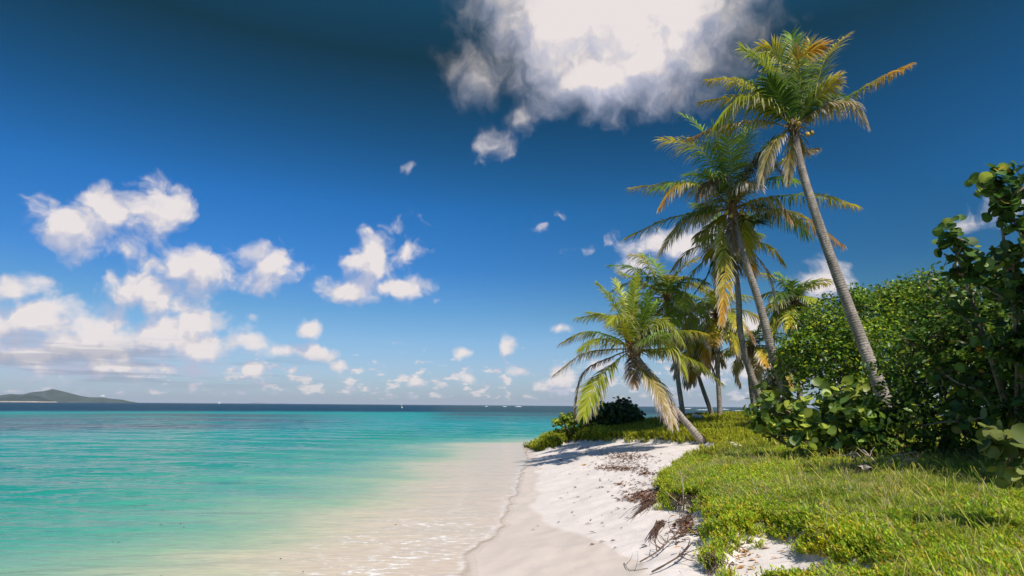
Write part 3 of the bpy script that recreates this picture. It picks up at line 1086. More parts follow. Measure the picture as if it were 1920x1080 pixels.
def crown_base(parent, c, up, rad, seed):
    """fibrous sheaths and old leaf bases round the top of the trunk"""
    r = np.random.default_rng(seed)
    g = Geo()
    up = unit(up)
    V, F = tube([c - up * 0.45, c - up * 0.2, c + up * 0.05, c + up * 0.35, c + up * 0.6], np.array((0.9, 1.35, 1.5, 1.0, 0.15)) * rad, 12)
    V = V + r.normal(0, 0.1 * rad, V.shape)
    g.add(V, F, np.array((0.17, 0.115, 0.06)) * r.uniform(0.6, 1.3, (len(V), 1)))
    for i in range(34):
        a = r.uniform(0, 6.28)
        o_ = unit(np.cross(up, (math.cos(a), math.sin(a), 0.1)))
        b = c + o_ * rad * 0.9 + up * r.uniform(-0.5, 0.2)
        e = r.uniform(0.2, 0.6)
        pts = [b, b + (o_ * 0.55 + up * 0.5) * e * 0.6, b + (o_ * 1.0 + up * r.uniform(-1.2, 0.6)) * e]
        V, F = tube(catmull(pts, 5), np.array((0.03, 0.028, 0.022, 0.014, 0.004)), 4)
        g.add(V, F, np.array((0.30, 0.20, 0.10)) * r.uniform(0.4, 1.4))
    return g.build('crown_fibre', M_WOOD, parent)


def coconut(parent, c, rad, colr=(0.42, 0.27, 0.045), seed=0):
    r = np.random.default_rng(seed)
    n, m = 10, 12
    V, F = [], []
    ax = unit(np.array((r.normal(0, .3), r.normal(0, .3), 1)))
    zs = np.linspace(-1.25, 1.25, n)
    rad_ = rad * np.sqrt(np.clip(1 - (zs / 1.26) ** 2, 0.0005, 1)) * (1 - 0.12 * zs)
    V, F = tube([np.asarray(c) + ax * z * rad for z in zs], rad_, m)
    th = np.tile(np.linspace(0, 2 * np.pi, m, endpoint=False), n)
    g = Geo()
    V = np.asarray(c) + (V - np.asarray(c)) * (1 + 0.05 * np.cos(3 * th))[:, None]
    g.add(V, F, np.array(colr) * r.uniform(0.8, 1.2))
    # short stalk
    g.add(*tube([np.asarray(c) + ax * rad * 1.2, np.asarray(c) + ax * rad * 1.9 + (0, 0, 0.02)], [0.02, 0.012], 5), (0.25, 0.2, 0.06))
    return g.build('coconut', M_NUT, parent)


def palm(label, trunk_px, Yb, Yt, r0, r1, fronds, lmax, nuts=(), seed=1, base_z=None, group=None, width=0.042, npair=46, frond_scale=1.0, tint=(0.30, 0.255, 0.215)):
    """trunk_px from foot to crown; fronds: ((via pixels...), tip depth change, kind, droop, options)"""
    k = len(trunk_px)
    pts = []
    for i, (u, v) in enumerate(trunk_px):
        Y = Yb + (Yt - Yb) * i / (k - 1)
        pts.append(P(u, v, Y))
    # carry the foot down to the ground
    gz_ = float(height(np.array([pts[0][0]]), np.array([pts[0][1]]))[0])
    if pts[0][2] - gz_ > 0.25:
        dirn = pts[0] - pts[1]
        e = pts[0] + dirn / max(abs(dirn[2]), 0.2) * (pts[0][2] - gz_) * 0.9
        e[2] = gz_
        pts = [e] + pts
    pts[0] = pts[0].copy()
    pts[0][2] = gz_ - 0.08
    root = empty('palm_tree', (pts[0][0], pts[0][1], gz_), label, 'palm tree', group)
    palm_trunk(root, pts, r0, r1, seed, tint=tint)
    C = pts[-1]
    crown_base(root, C, pts[-1] - pts[-2], r1, seed)
    for i, fr in enumerate(fronds):
        via, dY, kind, dr = fr[:4]
        opt = dict(fr[4]) if len(fr) > 4 else {}
        n = len(via)
        q = [C + unit(P(*via[0], Yt) - C) * 0.05]
        cd = np.cumsum([math.dist(via[j], via[j - 1] if j else trunk_px[-1]) for j in range(n)])
        for j, (u, v) in enumerate(via):
            q.append(P(u, v, Yt + dY * cd[j] / cd[-1]))
        lm = opt.pop('l', 1.0) * lmax
        frond(root, q, lm, kind, dr, seed=seed * 100 + i, width=opt.pop('w', width), npair=opt.pop('n', npair), **opt)
    for i, (u, v, dy, rad) in enumerate(nuts):
        coconut(root, P(u, v, Yt + dy), rad, seed=seed + i)
    return root


def wild_fronds(crown, n, lpx, seed, mix, squash=1.0, lean=0.0, dmul=1.0, rear=False):
    """a natural head of fronds for the farther palms: directions over the sphere, older ones hang"""
    r = np.random.default_rng(seed)
    out = []
    for i in range(n):
        a = i * 2.39996 + r.normal(0, 0.2)
        q = (i + 0.5) / n
        el = math.radians(82 - 128 * q ** 0.85 + r.normal(0, 6))
        L = lpx * r.uniform(0.82, 1.12) * (0.8 if q < 0.15 else 1.0)
        pts = []
        x = y = dpt = 0.0
        e = el
        for k in range(4):
            st = L / 4
            x += math.cos(e) * math.cos(a) * st
            dpt += math.cos(e) * math.sin(a) * st
            y += math.sin(e) * st
            e -= math.radians(r.uniform(12, 24))
            pts.append((crown[0] + x + lean * (k + 1) * 0.25 * lpx, crown[1] - y * squash))
        ks = mix[0] if q < 0.35 else (mix[1] if q < 0.7 else mix[2])
        if rear and dpt < -0.35 * lpx:
            continue
        out.append((pts, dpt / lpx * dmul, random.Random(seed * 31 + i).choice(ks), 0.4 + 0.5 * q))
    return out


MIXG = (('deep', 'green', 'green_yellow'), ('bright', 'green_yellow', 'yg', 'yellow'), ('yellow', 'orange', 'yg', 'yg'))
MIXY = (('green', 'green_yellow', 'yg'), ('yellow', 'green_yellow', 'orange', 'yg'), ('orange', 'dry', 'yellow', 'yellow'))
BLUE_GRP = 'coconut palms on the grassy point'

# the tall leaning palm in front of the shrubs
palm('tallest palm with long smooth grey trunk leaning left over the green shrubs',
     [(1648, 722), (1610, 625), (1560, 490), (1527, 395), (1502, 312), (1488, 240)], 20.0, 22.0, 0.235, 0.125, [
         ([(1474, 150), (1455, 100), (1428, 86)], 0.6, 'green_yellow', 0.45),
         ([(1490, 150), (1484, 66)], 1.2, 'green', 0.3),
         ([(1500, 160), (1500, 108), (1542, 88)], -0.9, 'green_orange', 0.35),
         ([(1528, 165), (1548, 110), (1582, 72)], 0.9, 'green_yellow', 0.35),
         ([(1512, 150), (1516, 105), (1518, 78)], 1.8, 'green_yellow', 0.35),
         ([(1530, 212), (1578, 188), (1640, 152), (1704, 122)], 0.4, 'green_orange', 0.75, {'l': 0.72}),
         ([(1520, 215), (1560, 195), (1598, 196), (1624, 232)], -0.5, 'dry', 0.95, {'l': 0.8}),
         ([(1452, 160), (1428, 118), (1393, 92)], 0.5, 'yg', 0.5),
         ([(1450, 195), (1380, 152), (1326, 150)], 0.5, 'yellow', 0.8, {'l': 0.7}),
         ([(1455, 208), (1420, 186), (1380, 188), (1345, 232)], -0.9, 'yg', 1.0, {'l': 1.1, 'w': 0.075}),
         ([(1450, 205), (1400, 182), (1314, 192)], 0.9, 'yellow', 0.7, {'l': 0.7}),
         ([(1470, 248), (1446, 276), (1428, 335)], -0.8, 'dry', 1.0, {'l': 0.85, 'ragged': 0.1}),
         ([(1484, 275), (1478, 340)], -0.3, 'dry', 0.9, {'l': 0.6, 'ragged': 0.25}),
         ([(1505, 280), (1532, 278)], 0.6, 'dry', 0.8, {'l': 0.5, 'ragged': 0.2}),
         ([(1525, 190), (1568, 152)], -0.9, 'green_yellow', 0.4),
         ([(1520, 205), (1555, 182), (1572, 180)], 1.4, 'deep', 0.6, {'l': 0.8}),
         ([(1445, 185), (1400, 150)], 1.6, 'deep', 0.5),
         ([(1465, 190), (1440, 150)], -1.0, 'deep', 0.4),
         ([(1430, 228), (1360, 236), (1288, 262)], 1.5, 'orange', 0.7, {'l': 0.6}),
         ([(1500, 200), (1520, 150)], 1.5, 'deep', 0.4),
     ] + wild_fronds((1488, 238), 9, 175, 51, (('deep', 'green'), ('deep', 'green', 'green_yellow'), ('yg', 'orange')), 1.0, 0.0, 3.2)[:0], 1.15, [(1514, 252, -0.45, 0.09), (1522, 249, -0.3, 0.085), (1497, 232, -0.4, 0.085)], 11, group=BLUE_GRP, width=0.050, npair=74)

palm('big palm with crowded golden hanging fronds and trunk leaning left beside the tallest',
     [(1478, 750), (1448, 660), (1424, 570), (1398, 490), (1382, 435), (1374, 390)], 24.5, 24.5, 0.21, 0.12, [
         ([(1345, 325), (1312, 278), (1242, 262)], -0.6, 'green_yellow', 0.5, {'l': 1.2}),
         ([(1350, 300), (1336, 238)], 0.9, 'deep', 0.35),
         ([(1368, 300), (1362, 236)], -1.2, 'bright', 0.35),
         ([(1388, 300), (1402, 242)], 1.0, 'green', 0.4),
         ([(1412, 310), (1448, 262)], 0.5, 'deep', 0.4),
         ([(1430, 330), (1470, 300)], 1.2, 'green_yellow', 0.5),
         ([(1340, 290), (1312, 240), (1280, 216)], 1.5, 'green', 0.3, {'l': 0.8}),
         ([(1325, 348), (1262, 344), (1182, 353)], 0.6, 'green_yellow', 0.75, {'l': 0.8}),
         ([(1315, 352), (1268, 348), (1240, 385)], -1.4, 'orange', 0.95),
         ([(1335, 396), (1255, 410), (1174, 446)], 0.4, 'green_yellow', 0.7, {'l': 0.8}),
         ([(1325, 402), (1280, 418), (1238, 472)], -0.6, 'dry', 0.9),
         ([(1352, 335), (1330, 340), (1312, 366)], -1.6, 'brown', 1.0),
         ([(1415, 376), (1452, 374), (1480, 410)], -0.9, 'orange', 1.0, {'ragged': 0.1}),
         ([(1445, 370), (1530, 366), (1606, 386)], 0.9, 'green_yellow', 0.9, {'l': 0.85}),
         ([(1435, 392), (1500, 405), (1576, 458)], 0.2, 'orange', 0.95, {'l': 0.85}),
         ([(1395, 330), (1432, 292), (1462, 320)], -0.9, 'brown', 0.8),
         ([(1356, 440), (1360, 520), (1352, 605)], -0.9, 'orange', 0.6, {'sidev': (1, 0.1, 0), 'l': 0.75, 'lift': 0.0}),
         ([(1408, 418), (1442, 400)], 0.9, 'deep', 0.6),
         ([(1350, 350), (1320, 320)], -1.8, 'green', 0.6),
         ([(1395, 345), (1420, 345)], -1.9, 'dry', 0.9, {'ragged': 0.2}),
         ([(1372, 430), (1380, 470)], -0.4, 'brown', 0.8, {'ragged': 0.3, 'l': 0.6}),
         ([(1340, 420), (1310, 440)], 1.0, 'yg', 0.8),
     ] + wild_fronds((1374, 388), 16, 150, 52, (('deep', 'green'), ('green', 'green_yellow', 'yg'), ('orange', 'brown', 'yellow')), 1.0, 0.0, 3.2, True)[:8], 1.12, [(1348, 391, -0.5, 0.085), (1362, 398, -0.5, 0.08), (1371, 404, -0.5, 0.08), (1390, 398, -0.5, 0.085), (1400, 406, -0.3, 0.08)], 12,
     group=BLUE_GRP, width=0.046, npair=68)

palm('slim palm with wavy thin trunk just left of the big golden palm',
     [(1434, 771), (1404, 690), (1388, 620), (1385, 560), (1377, 490), (1368, 448)], 28, 27, 0.17, 0.11, [
         ([(1330, 456), (1292, 470), (1262, 505)], -0.5, 'orange', 0.8),
         ([(1335, 478), (1302, 508), (1284, 550)], -0.4, 'yellow', 0.8, {'l': 0.7}),
         ([(1342, 480), (1326, 518), (1304, 548)], 0.5, 'deep', 0.7, {'l': 0.7}),
         ([(1405, 452), (1445, 464), (1468, 494)], -0.4, 'yellow', 0.8, {'l': 0.8}),
         ([(1415, 478), (1440, 515), (1455, 572)], -0.6, 'dry', 0.8),
         ([(1340, 440), (1310, 452)], 1.4, 'green', 0.6),
         ([(1395, 440), (1420, 440)], 1.4, 'green', 0.6),
         ([(1362, 480), (1350, 520)], 0.8, 'dry', 0.8),
         ([(1375, 480), (1372, 515)], -1.0, 'brown', 0.8, {'ragged': 0.3}),
         ([(1350, 430), (1340, 400)], 1.5, 'green', 0.5), ([(1385, 430), (1400, 400)], 1.5, 'green', 0.5),
     ] + wild_fronds((1368, 448), 10, 100, 53, (('deep', 'green'), ('green', 'yellow'), ('orange', 'yellow')), 1.0, 0.0, 2.5, True), 1.0, [(1400, 472, -0.4, 0.08), (1395, 462, -0.4, 0.08)], 13, group=BLUE_GRP, width=0.055, npair=44)

palm('short palm leaning left over white sand with wide bright yellow-green fronds',
     [(1322, 834), (1300, 808), (1268, 770), (1228, 715), (1200, 678), (1186, 655)], 23.0, 23.6, 0.135, 0.10, [
         ([(1172, 615), (1150, 568), (1120, 532)], -0.3, 'bright', 0.4, {'l': 0.55}),
         ([(1176, 600), (1168, 560), (1152, 526)], 0.9, 'bright', 0.3, {'l': 0.55}),
         ([(1186, 590), (1194, 514)], -0.7, 'bright', 0.25, {'sidev': (1, 0, 0), 'l': 0.5}),
         ([(1200, 605), (1212, 575), (1216, 548)], -1.0, 'green', 0.4, {'l': 0.55}),
         ([(1180, 600), (1182, 545)], 1.2, 'green', 0.3, {'l': 0.55}),
         ([(1205, 615), (1228, 570), (1238, 565)], 0.7, 'green', 0.4, {'l': 0.55}),
         ([(1172, 618), (1158, 592), (1146, 604)], -1.5, 'yg', 0.6),
         ([(1160, 612), (1130, 592), (1084, 596)], 0.6, 'bright', 0.6, {'l': 0.8}),
         ([(1150, 632), (1100, 622), (1050, 644)], 0.6, 'green_yellow', 0.8, {'l': 0.75}),
         ([(1155, 640), (1118, 636), (1092, 652)], -0.9, 'yg', 0.75),
         ([(1145, 655), (1092, 664), (1040, 702)], -0.2, 'dry', 0.75, {'l': 0.75}),
         ([(1152, 680), (1116, 722), (1094, 778)], -0.9, 'yg', 0.35, {'sidev': (0.75, 0.1, 0.62), 'l': 1.0, 'lift': 0.05, 'w': 0.044}),
         ([(1150, 668), (1094, 700), (1077, 780)], 0.3, 'brown', 0.7, {'l': 0.7}),
         ([(1212, 622), (1250, 606), (1278, 640)], -0.8, 'bright', 0.75),
         ([(1220, 656), (1262, 654), (1282, 696)], -1.0, 'yg', 0.85, {'l': 1.1, 'w': 0.044}),
         ([(1245, 660), (1300, 676), (1352, 718)], 0.1, 'yg', 0.75, {'l': 0.75}),
         ([(1235, 632), (1290, 620), (1338, 630)], 0.6, 'green_yellow', 0.8, {'l': 0.8}),
         ([(1205, 688), (1236, 728), (1262, 792)], -0.7, 'dry', 0.5, {'sidev': (0.8, 0.1, -0.5), 'lift': 0.05}),
         ([(1200, 690), (1228, 720), (1250, 770)], -1.2, 'dry', 0.75),
         ([(1185, 690), (1190, 720)], -0.8, 'brown', 0.7, {'ragged': 0.3, 'l': 0.7}),
         ([(1215, 640), (1240, 622)], -1.5, 'green', 0.7),
     ] + wild_fronds((1186, 655), 9, 120, 54, (('green', 'bright'), ('bright', 'yg'), ('yg', 'bright')), 1.0, 0.0, 2.2, True)[:3], 0.95, [], 14, group=BLUE_GRP, width=0.036, npair=78)

palm('palm with dense shaggy head standing behind the short leaning palm',
     [(1281, 781), (1268, 690), (1262, 650), (1252, 600), (1250, 558)], 31, 31, 0.125, 0.105,
     wild_fronds((1250, 556), 24, 116, 5, MIXG, 1.08, -0.03, 3.0) + [([(1215, 535), (1165, 512)], -0.5, 'yg', 0.6), ([(1210, 490), (1185, 478)], 0, 'yellow', 0.6)],
     1.0, [(1258, 572, -0.4, 0.1), (1248, 576, -0.4, 0.1)], 15, group=BLUE_GRP, width=0.06, npair=38)

palm('straight upright palm rising between slim wavy palm and shaggy palm',
     [(1350, 780), (1346, 700), (1344, 640), (1342, 588)], 32, 32, 0.125, 0.105,
     wild_fronds((1342, 586), 22, 100, 6, MIXY, 1.0, 0.0, 3.0), 1.0, [(1336, 600, -0.4, 0.1), (1350, 602, -0.4, 0.1)], 16, group=BLUE_GRP, width=0.06, npair=38)

palm('small stooped palm with brown withered head left of the straight palm',
     [(1333, 772), (1318, 730), (1306, 692), (1303, 662)], 33, 33, 0.12, 0.10,
     wild_fronds((1303, 660), 16, 62, 7, (('green', 'yg'), ('yellow', 'yg', 'dry'), ('brown', 'orange')), 1.0, 0.0, 2.0), 0.85, [], 17, group=BLUE_GRP, width=0.06, npair=34)

palm('full green palm whose head stands clear above the round shrub',
     [(1500, 748), (1497, 690), (1492, 620), (1487, 566)], 34, 34, 0.14, 0.11,
     wild_fronds((1487, 562), 24, 82, 8, MIXG, 1.0, 0.0, 2.6), 0.95, [(1482, 578, -0.4, 0.1)], 18, group=BLUE_GRP, width=0.06, npair=38)

palm('thin palm with yellow drooping fronds half hidden by the wavy trunk',
     [(1416, 772), (1408, 725), (1406, 690), (1408, 652)], 34.5, 34.5, 0.14, 0.12,
     wild_fronds((1408, 650), 18, 82, 9, MIXY, 1.0, 0.0, 2.4), 0.85, [], 19, group=BLUE_GRP, width=0.06, npair=34)

palm('tiny young palm with tufted dark head near the far shore',
     [(1446, 764), (1442, 748), (1439, 734)], 35.5, 35.5, 0.10, 0.08,
     wild_fronds((1438, 730), 14, 34, 10, (('deep', 'green'), ('green', 'yg'), ('dry', 'green')), 0.8, -0.1, 1.0), 0.5, [], 20, group=BLUE_GRP, width=0.05, npair=26)

palm('grey ragged palm showing under the leaves left of the round shrub',
     [(1459, 765), (1460, 730), (1462, 690)], 37, 37, 0.13, 0.11,
     wild_fronds((1463, 684), 16, 72, 21, (('green', 'yg'), ('orange', 'dry', 'yellow'), ('dry', 'brown')), 1.0, 0.0, 2.0), 0.85, [], 21, group=BLUE_GRP, width=0.06, npair=32)

palm('palm peeking over the shrubs with only its fan of fronds visible',
     [(1702, 760), (1698, 650), (1694, 556)], 27, 27, 0.17, 0.13,
     wild_fronds((1694, 552), 15, 48, 22, (('deep', 'green'), ('green', 'yg', 'green_yellow'), ('dry', 'orange')), 1.0, 0.0, 1.4), 0.7, [], 22, group=BLUE_GRP, width=0.05, npair=34)

# ------------------------------------------------------------------ shrubs
def leaf_template(kind):
    """flat-ish leaf, base at origin, along +Y, normal +Z, unit length"""
    if kind == 'round':
        th = np.radians([-150, -112, -75, -35, 0, 35, 75, 112, 150])
        # outline starts at the heart-shaped base and goes round
        ring = np.stack([np.sin(th) * 0.53, 0.5 + np.cos(th) * 0.5, np.abs(np.sin(th)) * 0.12], -1)
        mid = np.array([[0, 0.06, 0], [0, 0.5, -0.03]])
        V = np.concatenate([mid, ring])
        F = np.array([[0, 1, 2 + 0], [1, 2 + 1, 2 + 0], [1, 4, 3], [1, 5, 4], [1, 6, 5], [1, 7, 6], [1, 8, 7], [1, 9, 8], [1, 10, 9], [0, 10, 1]])
        cm = np.array([1.5, 1.35] + [1.0] * 9)
    else:
        V = np.array([[0, 0, 0], [-0.24, 0.35, 0.07], [0, 0.5, 0], [0.24, 0.35, 0.07], [-0.17, 0.75, 0.03], [0, 1.0, -0.06], [0.17, 0.75, 0.03]], float)
        F = np.array([[0, 2, 1], [0, 3, 2], [1, 2, 4], [2, 3, 6], [4, 2, 5], [2, 6, 5]])
        cm = np.array([1.1, 1, 1.15, 1, 1, 1, 1.0])
    return V, F, cm


def place_leaves(g, pos, nrm, size, cols, kind, r):
    V, F, cm = leaf_template(kind)
    n = len(pos)
    nrm = unit(nrm)
    rnd = unit(r.normal(size=(n, 3)))
    t1 = unit(np.cross(nrm, rnd))
    t2 = np.cross(nrm, t1)
    fold = r.uniform(0.3, 1.9, n)
    VV = (V[None, :, 0:1] * t1[:, None] + V[None, :, 1:2] * t2[:, None] + V[None, :, 2:3] * fold[:, None, None] * nrm[:, None]) * size[:, None, None] + pos[:, None]
    FF = (F[None] + (np.arange(n) * len(V))[:, None, None]).reshape(-1, 3)
    C = cols[:, None] * cm[None, :, None]
    g.add(VV.reshape(-1, 3), FF, C.reshape(-1, 3))


def shrub(name, label, cat, lobes, kind, size, dens, palette, seed, foot, stems=10, per=(5, 9), spread=0.16, inner=0.35, group=None, k=1.0, twigs=True, extra=(), stem_r=0.055):
    """lobes: (u, v, distance, radius), distances and radii times k; extra lobes in metres (x, y, z, radius)"""
    r = np.random.default_rng(seed)
    foot = (foot[0] * k, foot[1] * k)
    fx, fy = foot
    fz = float(height(np.array([fx]), np.array([fy]))[0])
    root = empty(name, (fx, fy, fz), label, cat, group)
    g = Geo()
    tw = Geo()
    ctrs = []
    pal = np.array([p for p, _ in palette], float)
    pw = np.array([w_ for _, w_ in palette], float)
    pw /= pw.sum()
    for (u, v, Y, rad) in lobes:
        c = P(u, v, Y * k)
        ctrs.append((c, rad * k))
    for (ex, ey, ez, rad) in extra:
        ctrs.append((np.array((ex, ey, ez)), rad))
    for li, (c, rad) in enumerate(ctrs):
        nc = max(6, int(dens * 4 * math.pi * rad * rad))
        d = unit(r.normal(size=(nc, 3)))
        d[:, 2] = np.where(d[:, 2] < -0.55, -d[:, 2], d[:, 2])
        # uneven outline: each lobe bulges and dents
        bul = 0.80 + 0.42 * fbm(d[:, 0] * 2.2 + li * 7, d[:, 1] * 2.2 + d[:, 2] * 3.1, seed + li, 3)
        depthf = np.where(r.random(nc) < inner, r.uniform(0.35, 0.85, nc), r.uniform(0.88, 1.08, nc))
        cp = c + d * (rad * bul * depthf)[:, None]
        gzc = height(cp[:, 0], cp[:, 1], False)
        ok = cp[:, 2] > gzc + 0.03
        cp, d = cp[ok], d[ok]
        nc = len(cp)
        tone = r.uniform(0.65, 1.3, nc)
        kk = r.integers(per[0], per[1] + 1, nc)
        idx = np.repeat(np.arange(nc), kk)
        m = len(idx)
        if kind == 'round':
            # leaves set along short shoots that grow outward and up
            ax = unit(d * 0.8 + np.array((0, 0, 0.75)) + r.normal(0, 0.35, (nc, 3)))
            along = (r.random(m) - 0.35) * spread * 3.2
            pos = cp[idx] + ax[idx] * along[:, None] + r.normal(0, spread * 0.28, (m, 3))
            nrm = d[idx] * 0.75 + np.array((0, 0, 0.25)) + ax[idx] * 0.25 + r.normal(0, 0.5, (m, 3))
        else:
            pos = cp[idx] + r.normal(0, spread, (m, 3)) * np.array((1, 1, 0.8))
            nrm = d[idx] * 0.55 + np.array((0, 0, 0.45)) + r.normal(0, 0.55, (m, 3))
        cols = pal[r.choice(len(pal), m, p=pw)] * (tone[idx] * r.uniform(0.7, 1.3, m))[:, None]
        place_leaves(g, pos, nrm, size * r.uniform(0.6, 1.2, m), cols, kind, r)
        if twigs:
            sel = r.random(nc) < 0.45
            for q in cp[sel][:80]:
                st = c + (q - c) * 0.45 + r.normal(0, 0.05, 3)
                V, F = tube(catmull([st, (st + q) / 2 + r.normal(0, 0.04, 3), q], 5), np.array((0.016, 0.013, 0.010, 0.008, 0.005)), 4)
                tw.add(V, F, np.array((0.20, 0.14, 0.09)) * r.uniform(0.6, 1.4))
    g.build('foliage', M_LEAF, root)
    # main stems from the foot to the lobes
    st = Geo()
    pick = r.permutation(len(ctrs))[:stems]
    for i in pick:
        c, rad = ctrs[i]
        f = np.array((fx + r.normal(0, 0.15), fy + r.normal(0, 0.15), fz - 0.1))
        mid = f * 0.5 + c * 0.5 + r.normal(0, 0.12, 3) + np.array((0, 0, 0.1))
        V, F = tube(catmull([f, mid, c, c + unit(c - mid) * rad * 0.8], 12), np.linspace(stem_r, stem_r * 0.22, 12), 7)
        st.add(V, F, np.array((0.24, 0.19, 0.14)) * r.uniform(0.7, 1.2))
    # boughs that carry the outer, smaller lobes
    for i, (c, rad) in enumerate(ctrs):
        bigger = [(np.linalg.norm(c - c2), c2) for j_, (c2, r2_) in enumerate(ctrs) if j_ != i and (r2_ > rad or (r2_ == rad and j_ < i))]
        if not bigger:
            continue
        c2 = min(bigger, key=lambda q: q[0])[1]
        V, F = tube(catmull([c2, (c + c2) / 2 + r.normal(0, 0.05, 3) * stem_r * 18, c, c + unit(c - c2) * rad * 0.9], 10), np.linspace(stem_r * 0.45, stem_r * 0.12, 10), 6)
        st.add(V, F, np.array((0.24, 0.19, 0.14)) * r.uniform(0.7, 1.2))
    if twigs and tw.n:
        st.add(np.concatenate(tw.V), np.concatenate(tw.F4), np.concatenate(tw.C))
    st.build('stem', M_WOOD, root)
    return root


PAL_GRAPE = [((0.07, 0.135, 0.024), 5), ((0.13, 0.20, 0.034), 2.4), ((0.34, 0.38, 0.055), 1.2), ((0.045, 0.095, 0.022), 4), ((0.55, 0.22, 0.03), 0.08), ((0.40, 0.30, 0.05), 0.08)]  # mostly dark with a few pale leaves: dappled sun put into leaf colours
PAL_SMALL = [((0.11, 0.215, 0.014), 4), ((0.21, 0.32, 0.018), 3.4), ((0.42, 0.46, 0.022), 1.8), ((0.055, 0.125, 0.014), 4)]
PAL_DARK = [((0.030, 0.065, 0.016), 5), ((0.050, 0.095, 0.020), 3), ((0.09, 0.13, 0.025), 1)]

shrub('round_shrub', 'big round shrub of small glossy leaves behind the tallest palm trunk', 'shrub',
      [(1505, 662, 17.0, 0.62), (1482, 690, 17.0, 0.45), (1540, 630, 17.4, 0.85), (1590, 605, 17.8, 0.95), (1645, 598, 18.2, 0.9), (1560, 695, 16.6, 0.85),
       (1520, 712, 16.8, 0.55), (1620, 680, 16.8, 1.05), (1690, 590, 18.4, 0.9), (1730, 560, 18.6, 0.75), (1700, 660, 17.4, 1.1), (1600, 750, 16.8, 0.7),
       (1670, 750, 16.8, 0.9), (1755, 610, 18.0, 1.0), (1780, 690, 17.5, 1.1), (1600, 650, 16.4, 0.7), (1840, 640, 18.0, 1.2), (1860, 740, 17.5, 1.1)],
      'oval', 0.165, 12, PAL_SMALL, 31, (10.3, 17.3), 14, (7, 11), 0.15, 0.35, k=1.36)

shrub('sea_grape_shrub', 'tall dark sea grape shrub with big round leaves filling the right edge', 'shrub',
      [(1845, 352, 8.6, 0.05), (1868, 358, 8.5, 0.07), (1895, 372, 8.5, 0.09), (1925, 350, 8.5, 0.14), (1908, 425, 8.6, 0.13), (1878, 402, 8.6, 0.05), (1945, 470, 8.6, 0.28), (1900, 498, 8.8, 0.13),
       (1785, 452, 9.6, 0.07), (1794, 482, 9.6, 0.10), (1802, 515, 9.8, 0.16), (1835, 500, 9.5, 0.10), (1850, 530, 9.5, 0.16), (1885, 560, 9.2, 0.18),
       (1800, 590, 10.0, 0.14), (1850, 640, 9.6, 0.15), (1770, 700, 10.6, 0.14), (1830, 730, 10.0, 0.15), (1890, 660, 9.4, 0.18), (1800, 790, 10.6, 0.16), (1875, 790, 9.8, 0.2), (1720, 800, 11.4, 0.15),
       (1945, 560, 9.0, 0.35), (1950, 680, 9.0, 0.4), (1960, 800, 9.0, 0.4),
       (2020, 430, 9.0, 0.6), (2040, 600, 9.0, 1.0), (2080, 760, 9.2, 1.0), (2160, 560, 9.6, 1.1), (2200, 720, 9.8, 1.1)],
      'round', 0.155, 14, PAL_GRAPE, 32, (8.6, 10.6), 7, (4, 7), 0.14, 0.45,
      extra=[(8.0, 7.4, 2.6, 0.9), (8.2, 7.2, 4.0, 0.9), (9.3, 7.6, 4.4, 1.2), (8.6, 8.3, 3.2, 1.0), (9.4, 6.4, 3.0, 1.2), (10.6, 8.6, 5.0, 1.4)])  # unseen lobes added beyond the right edge of view to shade the shrub

shrub('leafy_shrub', 'dark small-leaved shrub between the round shrub and the sea grape at the right edge', 'shrub',
      [(1752, 548, 12.9, 0.25), (1775, 575, 12.6, 0.50), (1735, 600, 13.0, 0.40), (1820, 570, 12.4, 0.5), (1870, 575, 11.8, 0.55), (1930, 590, 11.5, 0.7), (1800, 640, 12.0, 0.7), (1860, 660, 11.5, 0.8), (1920, 700, 11.2, 0.8), (1830, 740, 11.6, 0.8), (1900, 790, 11.0, 0.75), (1840, 830, 11.2, 0.5), (1910, 855, 10.6, 0.5), (1760, 670, 12.2, 0.75), (1700, 690, 13.0, 0.55), (1690, 740, 12.8, 0.5), (1730, 640, 13.0, 0.45),
       (1700, 790, 12.6, 0.6), (1640, 800, 12.8, 0.45), (1780, 760, 12.2, 0.8), (1830, 650, 12.4, 0.8), (1800, 800, 11.8, 0.5), (1880, 760, 12.0, 0.9), (1640, 838, 12.9, 0.42), (1700, 845, 12.4, 0.45), (1760, 850, 12.0, 0.45), (1745, 520, 13.2, 0.18), (1800, 530, 12.8, 0.3)],
      'oval', 0.145, 10, [((0.07, 0.15, 0.016), 5), ((0.14, 0.23, 0.02), 2.5), ((0.34, 0.39, 0.035), 1.3), ((0.045, 0.10, 0.014), 4)], 37, (8.8, 12.8), 10, (6, 9), 0.12, 0.35)

shrub('sea_grape_bush', 'low sea grape bush with pale sunlit round leaves at the foot of two palm trunks', 'shrub',
      [(1408, 792, 15.0, 0.22), (1432, 785, 14.8, 0.34), (1462, 768, 14.6, 0.34), (1500, 782, 14.2, 0.45), (1545, 790, 13.8, 0.5), (1590, 790, 13.4, 0.5), (1560, 752, 13.8, 0.22),
       (1490, 822, 13.8, 0.30), (1540, 835, 13.4, 0.35), (1590, 838, 13.1, 0.38), (1445, 815, 14.3, 0.25), (1630, 800, 13.0, 0.5), (1605, 748, 13.4, 0.2)],
      'round', 0.20, 10, [((0.15, 0.22, 0.035), 3), ((0.38, 0.43, 0.06), 3), ((0.065, 0.12, 0.024), 3)], 33, (7.4, 14.3), 10, (3, 5), 0.14, 0.4)

